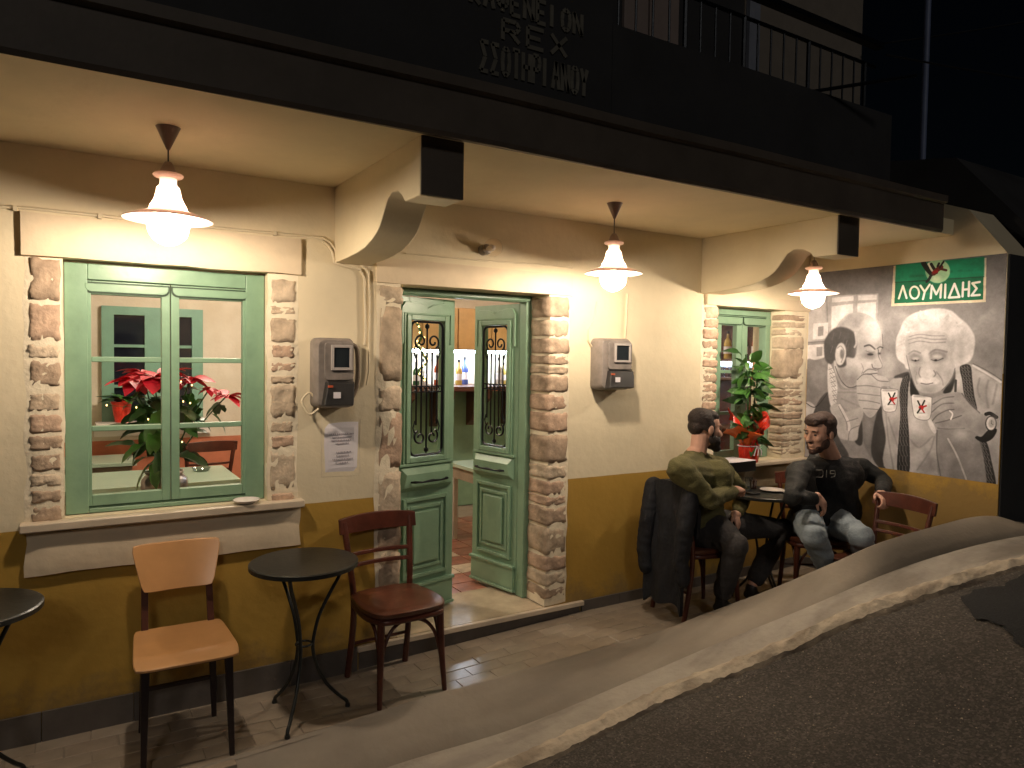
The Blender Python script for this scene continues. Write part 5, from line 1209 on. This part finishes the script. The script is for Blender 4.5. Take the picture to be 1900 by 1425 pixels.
heads = [(PY(285, 700, .85), .0, 1.25), (PY(245, 705, .95), -.2, 1.0), (PY(352, 705, .95), .2, 1.0), (PY(318, 690, 1.1), 0, 1.1), (PY(388, 722, .9), .4, .55), (PY(420, 735, .9), .7, .8), (PY(262, 690, 1.15), 0, 1.0)]
base = Vector((cx, cy, cz+.14))
for (h, ln, sc_) in heads:
    h = Vector(h); m_ = base.lerp(h, .55)+Vector((ln*.03, 0, .05)); MB().tube(spline([base, m_, h], 5), .0045, 6).build('stem', M['leafd'], PP, smooth=True)
    nb_ = int(9*sc_)+3
    for k in range(nb_):
        a = 2*PI*k/nb_+random.uniform(-.2, .2); d = Vector((math.cos(a)+ln*.4, math.sin(a)*.8-.25, random.uniform(-.35, .35))); put_leaf('bract', random.choice(BR), PP, h, d, sc_*random.uniform(.7, 1.1), random.uniform(-.4, .4))
    for k in range(5):
        a = random.uniform(0, 2*PI); d = Vector((math.cos(a), math.sin(a), random.uniform(-.7, 0))); put_leaf('leaf', random.choice(GL_), PP, h.lerp(m_, random.uniform(.2, .8)), d, random.uniform(.6, .9), random.uniform(-.5, .5))
for k in range(56):
    a = random.uniform(0, 2*PI); r = random.uniform(.02, .17); d = Vector((math.cos(a), math.sin(a)-.25, random.uniform(-.7, .35)))
    put_leaf('leaf', random.choice(GL_), PP, base+Vector((math.cos(a)*r, math.sin(a)*r-.02, random.uniform(.08, .40))), d, random.uniform(.65, 1.1), random.uniform(-.6, .6))
fl = emis('fairy_light_glow', (1, .62, .22), 7)
SLt = empty('string_light', (cx, cy-.1, cz), 'string of small warm lights wound through the poinsettia', 'string lights')
pts = [PY(a, b, .74) for a, b in ((198, 752), (253, 756), (275, 778), (296, 772), (340, 745), (353, 748), (336, 708), (356, 715), (338, 820), (308, 800))]
MB().tube(pts, .0015, 5).build('wire', M['leafd'], SLt)
for p in pts: MB().lathe([(0, -.005), (.0035, -.002), (.003, .003), (0, .006)], tuple(p), 6).build('light', fl, SLt)
# small plant in red foil on the rear window ledge
q = PY(226, 783, BY-.15); SP = empty('small_poinsettia', (q.x, BY-.15, q.z), 'small poinsettia in shiny red foil pot on the ledge of the rear window', 'plant')
MB().box(bx0-.05, BY-.26, q.z-.03, bx1-.1, BY-.055, q.z-.001).build('ledge_shelf', M['white'], cafe)
MB().lathe([(0, 0), (.05, 0), (.075, .15), (.085, .17), (.07, .165), (0, .15)], (q.x, BY-.15, q.z), 20).build('foil_pot', M['red'], SP, smooth=False)
for k in range(26):
    a = random.uniform(0, 2*PI); d = Vector((math.cos(a), math.sin(a)*.5-.2, random.uniform(-.1, .6))); put_leaf('leaf', random.choice(GL_), SP, (q.x+.05*math.cos(a), BY-.15, q.z+.19), d, random.uniform(.6, .95), 0)
# bar behind the door
bw = mat('orange_wood', (.50, .29, .11), .45, nz=4, amt=.2); brn = mat('counter_wood', (.10, .035, .02), .4)
a = PY(862, 655, 2.9); b = PY(903, 560, 2.9)
CB = empty('wall_cabinet', (a.x, 2.9, a.z), 'orange wooden wall cabinet above the lit bar shelf seen through the door', 'cabinet')
zc0 = PY(880, 650, 2.9).z; zc1 = PY(880, 572, 2.9).z
MB().box(3.0, 2.95, zc0, 4.6, 3.28, zc1).build('body', bw, CB, bevel=.004)
for k in range(4): MB().box(3.01+.397*k, 2.93, zc0+.01, 3.01+.397*k+.385, 2.949, zc1-.01).build('door', bw, CB, bevel=.004)
zs_ = PY(880, 716, 2.75).z
BC = empty('bar_counter', (3.8, 2.8, .1), 'dark bar counter with carved brackets at the back of the room', 'counter')
MB().box(2.55, 2.62, zs_-.05, 4.9, 3.27, zs_).build('counter_top', brn, BC, bevel=.005)
for k in range(5):
    x = 2.75+.42*k; m_ = MB(); m_.prism([(2.64, zs_-.051), (2.64, zs_-.12), (2.80, zs_-.22), (2.90, zs_-.36), (3.0, zs_-.42), (3.0, zs_-.051)], 'x', x-.05, x+.05); m_.build('bracket', brn, BC)
MB().box(2.55, 3.001, .1, 4.9, 3.26, zs_-.051).build('front', M['green'], BC)
LS = empty('light_strip', (3.8, 2.95, zc0), 'cool white lit strip under the wall cabinet at the bar', 'lamp')
MB().box(2.95, 3.02, zc0-.03, 4.6, 3.10, zc0-.001).build('tube', emis('led_strip', (.72, .85, 1), 40), LS)
random.seed(9)
bcol = [(.30, .05, .02), (.04, .12, .05), (.5, .35, .1), (.03, .03, .08), (.5, .45, .4), (.35, .12, .02), (.06, .10, .30)]
BMs = []
for i, c_ in enumerate(bcol): BMs.append(mat('bottle_glass', c_, .12, amt=0, bump=0))
names = ['dark red', 'dark green', 'golden', 'near black', 'pale', 'amber', 'blue']
def bottle(x, y, z, i, s, where):
    T = empty('bottle', (x, y, z), names[i]+' bottle '+where, 'bottle', 'bottles on the bar shelves')
    MB().lathe([(0, 0), (.036*s, 0), (.038*s, .01), (.038*s, .15*s), (.030*s, .18*s), (.013*s, .205*s), (.013*s, .27*s), (0, .27*s)], (x, y, z), 14).build('body', BMs[i], T, smooth=True)
    MB().lathe([(.0145*s, .245*s), (.0145*s, .275*s), (0, .276*s)], (x, y, z), 10).build('cap', M['black'], T)
    MB().lathe([(.0385*s, .05*s), (.0385*s, .12*s)], (x, y, z), 14).build('label', M['paper'], T, smooth=True)
seq = [1, 4, 0, 5, 2, 6, 3, 0, 4, 2, 1, 5, 3, 6]
for k in range(14): bottle(2.98+.12*k, 3.02+.1*(k % 2), zs_+.001, seq[k], .85+.2*(k % 3)/2, ('between the %s and the %s one' % (names[seq[k-1]], names[seq[k+1]]) if 0 < k < 13 else 'at the %s end' % ('left' if k == 0 else 'right'))+' on the lit bar counter')
GA = empty('garland', (3.05, 2.5, 1.9), 'garland of small golden lights hanging inside behind the left door leaf', 'string lights')
ga = spline([PY(a, b, 2.4) for a, b in ((773, 598), (782, 622), (776, 640), (784, 655), (792, 672), (776, 690), (790, 705))], 5)
MB().tube(ga, .012, 6).build('wire', M['leafd'], GA)
for p in ga[::2]: MB().lathe([(0, -.010), (.009, 0), (0, .012)], (p.x+random.uniform(-.03, .03), p.y-.02, p.z), 6).build('light', fl, GA)
# shelf unit on the right inner wall, seen through the right window
SH = empty('shelf_unit', (5.25, 1.6, .1), 'dark shelf unit with bottles and glasses seen through the right window', 'shelves')
MB().box(5.36, .60, .1, 5.395, 2.9, 2.4).build('back', M['wood_d'], SH)
zA = PX(1345, 666, 5.2).z; zB = PX(1345, 700, 5.2).z
for zz in (zB-.45, zB, zA, zA+.36): MB().box(5.13, .60, zz-.02, 5.359, 2.9, zz).build('shelf', mat('shelf_wood', (.14, .07, .04), .5), SH)
MB().box(5.28, .7, zA-.075, 5.34, 2.8, zA-.022).build('light_tube', emis('shelf_strip', (.85, .92, 1), 5), SH)
seq = [0, 1, 2, 3, 4, 5, 6, 0, 2, 4, 6, 1, 3]
for k in range(13):
    bottle(5.22+.03*(k % 2), .70+.16*k, zA+.001, seq[k], .95, ('between the %s and the %s bottle' % (names[seq[k-1]], names[seq[k+1]]) if 0 < k < 12 else 'at the %s end' % ('near' if k == 0 else 'far'))+' on the right window shelf')
for k in range(10):
    T = MB().lathe([(0, .001), (.028, .001), (.034, .11), (.031, .11), (.025, .006), (0, .006)], (5.22, .75+.11*k, zB+.001), 14).build('tumbler', glass('tumbler', (.8, .85, .9), .05, .2) if k == 0 else bpy.data.materials['tumbler.001'], smooth=True); tag(T, 'clear tumbler in the row on the middle shelf behind the right window', 'glass', 'glasses on the shelf')
random.seed(2)
# interior ceiling lamps (their glow shows through the panes); the last is added to brighten the shelves
for x, y in ((1.0, 1.9), (3.6, 1.9), (4.95, 1.0)):
    T = empty('ceiling_lamp', (x, y, 2.6), 'round lit ceiling lamp inside the cafe ' + ('over the mint tables' if x < 2 else 'in front of the bar' if x < 4 else 'added to brighten the bottle shelves'), 'lamp')
    MB().lathe([(0, 2.599), (.06, 2.599), (.06, 2.56), (0, 2.56)], (x, y, 0), 20).build('base', M['white'], T)
    MB().lathe([(0, 2.42), (.06, 2.43), (.11, 2.47), (.12, 2.51), (.10, 2.55), (.05, 2.559)], (x, y, 0), 24).build('globe', emis('opal_globe', (1, .84, .66), 200 if x < 2 else 80 if x < 4 else 28), T, smooth=True)
# pole and cables at the right
tag(MB().tube([(PY(1715, 200, -.6).x, -.6, 2.3), (PY(1715, 200, -.6).x, -.6, 8)], .022, 10).build('pole', mat('pale_pole', (.16, .20, .34), .5), smooth=True), 'thin pale pole rising behind the dark neighbouring roof', 'pole')
def cable(a, b, sag, lab):
    a, b = Vector(a), Vector(b); tag(MB().tube([a.lerp(b, t/16)-Vector((0, 0, sag*4*(t/16)*(1-t/16))) for t in range(17)], .006, 6).build('overhead_cable', M['black']), lab, 'cable', 'overhead cables')
cable((4.2, -1.05, 3.5), (11, -3.5, 4.0), .25, 'thin dark cable hanging from the balcony corner towards the right')
cable((5.5, -.1, 4.2), (10, -3.5, 5.4), .15, 'upper thin dark cable crossing the night sky at the right')
# ---------------------------------------------------------------- people: remeshed organic volumes
def _sphere_pts(n1=10, n2=7): 
    return n1, n2
class Blob:
    def __init__(s): s.mb = MB()
    def ell(s, c, ax, n=14, m_=9):
        c = Vector(c); A, B, C = [Vector(a) for a in ax]; mb = s.mb; base = len(mb.v)
        mb.v.append(tuple(c-C))
        for j in range(1, m_):
            ph = -PI/2+PI*j/m_
            for i in range(n):
                th = 2*PI*i/n; mb.v.append(tuple(c+A*math.cos(th)*math.cos(ph)+B*math.sin(th)*math.cos(ph)+C*math.sin(ph)))
        mb.v.append(tuple(c+C)); top = len(mb.v)-1
        for i in range(n):
            j = (i+1) % n; mb.f.append((base, base+1+j, base+1+i)); mb.f.append((top, top-n+i, top-n+j))
            for r in range(m_-2): mb.f.append((base+1+r*n+i, base+1+r*n+j, base+1+(r+1)*n+j, base+1+(r+1)*n+i))
        return s
    def ball(s, c, r): return s.ell(c, ((r, 0, 0), (0, r, 0), (0, 0, r)))
    def cap(s, pts, rs, n=12, flat=None):
        pts = [Vector(p) for p in pts]
        s.mb.tube(pts, rs, n); s.ball(pts[0], rs[0]*.985); s.ball(pts[-1], rs[-1]*.985)
        for p, r in zip(pts[1:-1], rs[1:-1]): s.ball(p, r*.99)
        return s
    def build(s, name, m_, parent, vox, sm=4, wr=0, wsc=9, seed=0):
        me = bpy.data.meshes.new('tmp'); me.from_pydata(s.mb.v, [], s.mb.f)
        o = bpy.data.objects.new('tmp', me); COL.objects.link(o)
        r = o.modifiers.new('r', 'REMESH'); r.mode = 'VOXEL'; r.voxel_size = vox
        if sm: q = o.modifiers.new('s', 'SMOOTH'); q.iterations = sm; q.factor = .5
        bpy.context.view_layer.update()
        ev = o.evaluated_get(bpy.context.evaluated_depsgraph_get()); nm = bpy.data.meshes.new_from_object(ev); nm.name = name
        bpy.data.objects.remove(o); bpy.data.meshes.remove(me)
        if wr:
            for v in nm.vertices:
                p = v.co; a = noise.noise(Vector((p.x*wsc+seed, p.y*wsc, p.z*wsc*2.2))); b = noise.noise(Vector((p.x*wsc*2.1, p.y*wsc*2.1+seed, p.z*wsc*3.6)))
                v.co = p+v.normal*wr*((1-abs(a)*2.2)*.75+b*.4)
        nm.materials.clear()
        return link(name, nm, m_, parent, smooth=True)
M['skin'] = mat('skin', (.58, .33, .24), .6, nz=14, amt=.07, bump=.05)
M['hairA'] = mat('dark_hair', (.018, .010, .008), .7, nz=60, amt=.4, bump=.6, bz=180)
M['hairB'] = mat('brown_hair', (.035, .016, .011), .65, nz=60, amt=.4, bump=.6, bz=180)
def head(B, hc, f, up, k=1.0):
    """head volumes in a frame: f forward, up up"""
    f = Vector(f).normalized(); u = Vector(up); u = (u-f*u.dot(f)).normalized(); s = f.cross(u)
    P = lambda a, b, c: Vector(hc)+f*a*k+s*b*k+u*c*k
    A = lambda a, b, c: (f*a*k, s*b*k, u*c*k)
    B.ell(P(-.012, 0, .035), A(.098, .076, .085))           # skull
    B.ell(P(.030, 0, -.015), A(.062, .064, .085))           # face
    B.ell(P(.040, 0, -.070), A(.045, .048, .045))           # jaw
    B.ell(P(.068, 0, -.098), A(.022, .024, .018))           # chin
    B.cap([P(.088, 0, .018), P(.104, 0, -.012), P(.112, 0, -.026)], [.010*k, .012*k, .015*k])   # nose
    B.ell(P(.100, .012, -.030), A(.012, .010, .008)); B.ell(P(.100, -.012, -.030), A(.012, .010, .008))
    B.ell(P(.080, 0, .030), A(.016, .050, .010))            # brow
    B.ell(P(.086, 0, -.058), A(.012, .024, .007)); B.ell(P(.084, 0, -.068), A(.012, .022, .008))    # lips
    for q in (-1, 1):
        B.ell(P(.066, q*.040, -.018), A(.022, .020, .022))  # cheek
        B.ell(P(-.008, q*.078, -.006), A(.020, .008, .032)) # ear
    return P, A
def hand(B, wr, palm_c, f, nrm, thumb, curl=.5, k=1.0):
    """palm and five bent fingers; f = finger direction, nrm = back of the hand, thumb side vector"""
    f = Vector(f).normalized(); n = Vector(nrm); n = (n-f*n.dot(f)).normalized(); s = Vector(thumb); s = (s-f*s.dot(f)-n*s.dot(n)).normalized()
    c = Vector(palm_c); B.cap([Vector(wr), c-f*.03*k], [.026*k, .026*k])
    B.ell(c, (f*.048*k, s*.040*k, n*.017*k))
    for i, (ln, o) in enumerate(((.070, .028), (.078, .010), (.072, -.009), (.056, -.027))):
        p = c+f*.036*k+s*o*k; a1 = curl*.7+.05*i; a2 = a1+curl*1.0; a3 = a2+curl*.8; L = ln*k
        d = lambda a: f*math.cos(a)-n*math.sin(a)
        p1 = p+d(a1)*L*.45; p2 = p1+d(a2)*L*.32; p3 = p2+d(a3)*L*.25
        B.cap([p-f*.02*k, p, p1, p2, p3], [.0095*k, .0095*k, .0088*k, .008*k, .0068*k], 8)
    p = c-f*.018*k+s*.030*k; p1 = p+(f*.6+s*.75-n*.2).normalized()*.034*k; p2 = p1+(f*.9+s*.2-n*.4).normalized()*.026*k
    B.cap([c-f*.03*k+s*.01*k, p, p1, p2], [.014*k, .0125*k, .0105*k, .008*k], 8)
def shoe(heel, toe, nm, m_, parent, k=1):
    h = Vector(heel); t = Vector(toe); d = (t-h).normalized(); B = Blob()
    u = Vector((0, 0, 1)); s = d.cross(u)
    B.ell(h+d*.05+u*.035, (d*.075, s*.040, u*.040)); B.ell(h+d*.15+u*.028, (d*.10, s*.048, u*.032)); B.ell(h+d*.22+u*.022, (d*.055, s*.044, u*.024)); B.cap([h+d*.035+u*.04, h+d*.03+u*.085], [.040, .040])
    return B.build(nm, m_, parent, .008, 3)

# ---- man in the olive sweater (left), facing the table
p1 = empty('person', (3.46, -.36, terr(3.4)), 'seated bearded man in olive green sweater and dark grey trousers facing right', 'person')
hc = PY(1309, 795, -.38); f1 = Vector((.95, -.27, -.14)); u1 = Vector((.1, 0, 1))
nk = PY(1289, 845, -.37); shR = PY(1264, 872, -.53); shL = PY(1334, 868, -.20); ch = PY(1302, 898, -.36); wa = PY(1300, 945, -.36)
pv = Vector((3.46, -.37, terr(3.4)+.53))
elR = PY(1316, 928, -.62); haR = PY(1369, 908, -.50); elL = PY(1380, 918, -.22); haL = PY(1366, 962, -.46)
hpR = pv+Vector((.0, -.10, .02)); hpL = pv+Vector((.03, .09, .02))
knR = PY(1366, 1012, -.68); anR = PY(1338, 1110, -.55); knL = PY(1452, 982, -.50); anL = PY(1396, 1085, -.47)
B = Blob()
P, A = head(B, hc, f1, u1, 1.02)
B.cap([P(-.03, 0, -.05), nk.lerp(P(0, 0, -.1), .4), nk, nk-Vector((0, 0, .06))], [.056, .055, .064, .075])
B.cap([ch+Vector((0, -.09, .05)), ch+Vector((0, .09, .05))], [.09, .09]); B.cap([ch, wa, pv], [.12, .105, .12])
for a, b, c in ((shR, elR, haR), (shL, elL, haL)): B.cap([a, b, b.lerp(c, .82)], [.048, .036, .024])
for h_, kn, an in ((hpR, knR, anR), (hpL, knL, anL)): B.cap([h_, kn, kn.lerp(an, .5), an], [.078, .052, .046, .034])
hand(B, haR-(haR-elR).normalized()*.06, haR, (haR-elR), (0, -.3, 1), (0, 1, 0), .75)
hand(B, haL-(haL-elL).normalized()*.06, haL, Vector((.1, -.35, -.85)), (.3, -.9, .3), (-1, -.2, 0), .55)
B.build('body', M['skin'], p1, .0062, 3)
H = Blob()
P = lambda a, b, c: Vector(hc)+f1.normalized()*a+(f1.normalized().cross(u1)).normalized()*b+Vector((0, 0, 1))*c
A = lambda a, b, c: (f1.normalized()*a, f1.normalized().cross(u1).normalized()*b, Vector((0, 0, 1))*c)
H.ell(P(-.026, 0, .052), A(.094, .0815, .078)); H.ell(P(.02, 0, .085), A(.068, .068, .040)); H.ell(P(-.072, 0, .0), A(.045, .066, .055))
for q in (-1, 1): H.ell(P(-.015, q*.068, .020), A(.045, .014, .045)); H.ell(P(.012, q*.069, -.015), A(.012, .008, .035))
H.build('hair', M['hairA'], p1, .006, 2, .0015, 40)
H = Blob()
H.ell(P(.045, 0, -.092), A(.050, .052, .038)); H.ell(P(.078, 0, -.112), A(.032, .032, .030)); H.ell(P(.092, 0, -.048), A(.014, .028, .007))
for q in (-1, 1): H.ell(P(.030, q*.055, -.066), A(.040, .018, .034)); H.ell(P(.075, q*.030, -.072), A(.020, .014, .026))
H.build('beard', M['hairA'], p1, .006, 2, .0015, 40, 3)
for q in (-1, 1):
    e = Blob(); e.ball(P(.087, q*.030, .008), .0085); e.build('eye', M['black'], p1, .003, 0)
oliv = mat('olive_sweater', (.105, .095, .035), .92, nz=40, amt=.12, bump=.5, bz=120)
S = Blob()
S.cap([ch+Vector((0, -.11, .06)), ch+Vector((0, .11, .06))], [.115, .11]); S.cap([ch+Vector((.0, 0, .02)), wa, pv+Vector((-.01, 0, .06))], [.150, .142, .160])
S.cap([shR+Vector((.01, .02, -.01)), ch+Vector((0, -.06, .05))], [.078, .10]); S.cap([shL, ch+Vector((0, .06, .05))], [.075, .10])
for a, b, c in ((shR, elR, haR), (shL, elL, haL)): S.cap([a, a.lerp(b, .5), b, b.lerp(c, .5), b.lerp(c, .80)], [.072, .064, .056, .048, .038])
S.cap([nk-Vector((0, 0, .03)), nk-Vector((0, 0, .075))], [.078, .10]); S.cap([shR+Vector((0, .02, 0)), nk-Vector((0, 0, .03)), shL], [.07, .066, .066])
S.build('sweater', oliv, p1, .010, 2, .011, 8, 1)
trm = mat('charcoal_trousers', (.040, .036, .036), .9, nz=30, amt=.15, bump=.4, bz=90)
S = Blob()
S.cap([pv+Vector((0, -.09, -.01)), pv+Vector((0, .09, -.01))], [.135, .135])
for h_, kn, an in ((hpR, knR, anR), (hpL, knL, anL)): S.cap([h_, h_.lerp(kn, .5), kn, kn.lerp(an, .45), kn.lerp(an, .86)], [.105, .094, .075, .068, .060])
S.build('trousers', trm, p1, .012, 3, .006, 8, 4)
shm = mat('dark_shoe', (.02, .017, .016), .5, amt=.2)
shoe(anR+Vector((-.03, .01, -.09)), anR+Vector((.12, -.08, -.10)), 'shoe', shm, p1); shoe(anL+Vector((-.03, .02, -.10)), anL+Vector((.12, -.10, -.14)), 'shoe', shm, p1)
# jacket hanging over the back of his chair
def jk(u, v_):
    y = -.57+.36*u; yc = (u-.5)*2
    top = .93-.05*yc*yc
    if v_ < .22:
        t = v_/.22; x = 3.225-.02*(1-t); z = top-.30*(1-t)
    else:
        t = (v_-.22)/.78; x = 3.13-.03*t+.0; z = top-.76*t
        x += -.013*math.sin(u*11+1.2+t)*t**.7-.02*nz((u*2.2, t*1.1), 2.2, 4)*t-.007*nz((u*5, t*3), 2.4, 8)
        y += -.03*yc*t*1.2+.02*math.sin(t*5+u*4)
        z += .02*math.sin(u*9)*t
    x += .01*nz((u*3, v_*4), 2)
    return (x, y, z), (-1, 0, 0)
jm = mat('navy_jacket', (.006, .007, .011), .8, nz=20, amt=.2, bump=.4, bz=60)
J = empty('jacket', (3.24, -.36, .15), 'long dark navy jacket hanging over the back of the olive-sweater man\'s chair', 'jacket')
sheet('body', jk, 40, 34, .028, J, jm)
for ys in (-.56, -.24):
    S = Blob(); S.cap([(3.16, ys, .86), (3.11, ys-.01, .66), (3.10, ys+.01, .46), (3.11, ys, .34)], [.055, .052, .048, .044]); S.build('sleeve', jm, J, .012, 3, .006, 10)

# ---- man in the black top and jeans (right), facing left
p2 = empty('person', (4.30, -.62, terr(4)), 'seated smiling man in black top and open dark jacket with light blue jeans', 'person')
hc2 = PY(1521, 803, -.66); f2 = Vector((-.985, .02, -.15)); u2 = Vector((-.12, -.05, 1))
nk = PY(1543, 852, -.62); shR = PY(1484, 874, -.68); shL = PY(1600, 868, -.60); ch = PY(1543, 895, -.63); wa = PY(1556, 945, -.64)
pv = Vector((4.33, -.60, terr(4)+.53))
elR = PY(1470, 922, -.80); haR = PY(1522, 928, -.86); elL = PY(1646, 905, -.78); haL = PY(1637, 922, -.96)
elL = PY(1640, 893, -.70)
hpR = pv+Vector((-.09, .03, .02)); hpL = pv+Vector((.09, -.03, .02))
knR = PY(1510, 996, -.93); anR = PY(1548, 1085, -.80); knL = PY(1598, 996, -1.00); anL = PY(1612, 1090, -.90)
B = Blob(); head(B, hc2, f2, u2, 1.06)
fn = f2.normalized(); sn_ = fn.cross(u2).normalized(); un = sn_.cross(fn)
P = lambda a, b, c: Vector(hc2)+fn*a*1.06+sn_*b*1.06+un*c*1.06
A = lambda a, b, c: (fn*a*1.06, sn_*b*1.06, un*c*1.06)
B.cap([P(-.03, 0, -.05), nk, nk-Vector((0, 0, .06))], [.060, .064, .075])
B.cap([ch+Vector((-.10, .03, .05)), ch+Vector((.10, -.03, .05))], [.09, .09]); B.cap([ch, wa, pv], [.12, .105, .12])
for a, b, c in ((shR, elR, haR), (shL, elL, haL)): B.cap([a, b, b.lerp(c, .82)], [.048, .036, .024])
for h_, kn, an in ((hpR, knR, anR), (hpL, knL, anL)): B.cap([h_, kn, kn.lerp(an, .5), an], [.078, .052, .046, .034])
hand(B, haR-(haR-elR).normalized()*.05, haR, Vector((.5, -.4, -.75)), (.2, -.9, .35), (-.6, -.1, -.3), .6, 1.05)
hand(B, haL-(haL-elL).normalized()*.04, haL, Vector((-.35, -.75, -.35)), (.2, -.3, .9), (-.9, .2, 0), .95, 1.05)
B.build('body', M['skin'], p2, .0062, 3)
H = Blob()
H.ell(P(-.028, 0, .055), A(.092, .0825, .076)); H.ell(P(.030, 0, .092), A(.070, .066, .036)); H.ell(P(.075, 0, .078), A(.026, .052, .022)); H.ell(P(-.070, 0, .0), A(.045, .068, .06))
for q in (-1, 1): H.ell(P(-.020, q*.068, .022), A(.048, .014, .046))
H.build('hair', M['hairB'], p2, .006, 2, .002, 36)
H = Blob()
H.ell(P(.040, 0, -.093), A(.046, .048, .030)); H.ell(P(.072, 0, -.106), A(.025, .026, .020)); H.ell(P(.0905, 0, -.047), A(.012, .024, .0045))
for q in (-1, 1): H.ell(P(.020, q*.055, -.058), A(.040, .0145, .036)); H.ell(P(.062, q*.034, -.082), A(.020, .010, .018))
H.build('beard', mat('short_beard', (.06, .028, .019), .8, nz=60, amt=.4, bump=.4, bz=180), p2, .006, 2)
for q in (-1, 1):
    e = Blob(); e.ell(P(.0845, q*.030, .006), A(.008, .011, .005)); e.build('eye', M['black'], p2, .003, 0)
    e = Blob(); e.ell(P(.094, q*.030, .030), A(.006, .017, .004)); e.build('eyebrow', M['hairB'], p2, .003, 0)
bt = mat('black_top', (.007, .007, .008), .85, nz=30, amt=.2, bump=.4, bz=90); jk2 = mat('charcoal_jacket', (.014, .015, .015), .8, nz=30, amt=.2, bump=.4, bz=90)
S = Blob()
S.cap([ch+Vector((-.10, .03, .05)), ch+Vector((.10, -.03, .05))], [.125, .125]); S.cap([ch, wa, pv+Vector((0, 0, .05))], [.155, .150, .165]); S.cap([nk-Vector((0, 0, .03)), nk-Vector((0, 0, .08))], [.075, .10])
T2 = S.build('top', bt, p2, .011, 3, .006, 8, 2)
S = Blob()
for a, b, c, sg_ in ((shR, elR, haR, -1), (shL, elL, haL, 1)):
    S.cap([a, a.lerp(b, .5), b, b.lerp(c, .45), b.lerp(c, .74)], [.066, .060, .054, .047, .040])
    S.cap([a+Vector((0, 0, .0)), nk+Vector((sg_*.06, -.0, -.045))], [.062, .058])
    S.cap([a+Vector((-sg_*.035, .03, -.03)), a.lerp(pv, .5)+Vector((sg_*.01, .02, 0)), pv+Vector((sg_*.14, .02, .06))], [.085, .080, .075])
S.cap([nk+Vector((0, .10, -.04)), pv+Vector((.03, .12, .1))], [.08, .12])
S.build('jacket', jk2, p2, .010, 2, .010, 8, 5)
# print on his chest: four pale outline letters
dd = []
cp_ = ch+Vector((-.06, -.165, .0)); ex = (PY(1582, 872, -.79)-PY(1512, 875, -.79)); 
L0 = PY(1513, 885, -.80); ux = (PY(1553, 885, -.80)-L0)/1.0; uz = Vector((0, 0, .046))
m_ = MB()
for pl in ([(.0, 0), (.22, 0), (.26, .25), (.26, .75), (.22, 1), (0, 1)], [(.40, 0), (.40, 1)], [(.80, .5), (.58, .5), (.58, .9), (.8, .9), (.86, .5), (.82, .1), (.62, .0)], ):
    m_.tube([L0+ux*a+uz*c+Vector((0, -.012*math.sin(a*PI)-.004, 0)) for a, c in pl], .0026, 5)
m_.build('chest_print', mat('print_grey', (.16, .15, .14), .7, amt=0), p2)
jn = mat('light_denim', (.27, .32, .36), .9, nz=12, amt=.22, bump=.5, bz=80)
S = Blob()
S.cap([pv+Vector((-.09, .02, -.01)), pv+Vector((.09, -.02, -.01))], [.140, .140])
for h_, kn, an in ((hpR, knR, anR), (hpL, knL, anL)): S.cap([h_, h_.lerp(kn, .5), kn, kn.lerp(an, .45), kn.lerp(an, .9)], [.100, .090, .074, .064, .054])
S.build('jeans', jn, p2, .010, 2, .010, 8, 6)
shoe(anR+Vector((0, .03, -.09)), anR+Vector((-.06, -.20, -.12)), 'shoe', shm, p2); shoe(anL+Vector((0, .03, -.09)), anL+Vector((-.02, -.20, -.12)), 'shoe', shm, p2)
for nm_, a, b, c in (('p1 R', 0, 0, 0),): pass
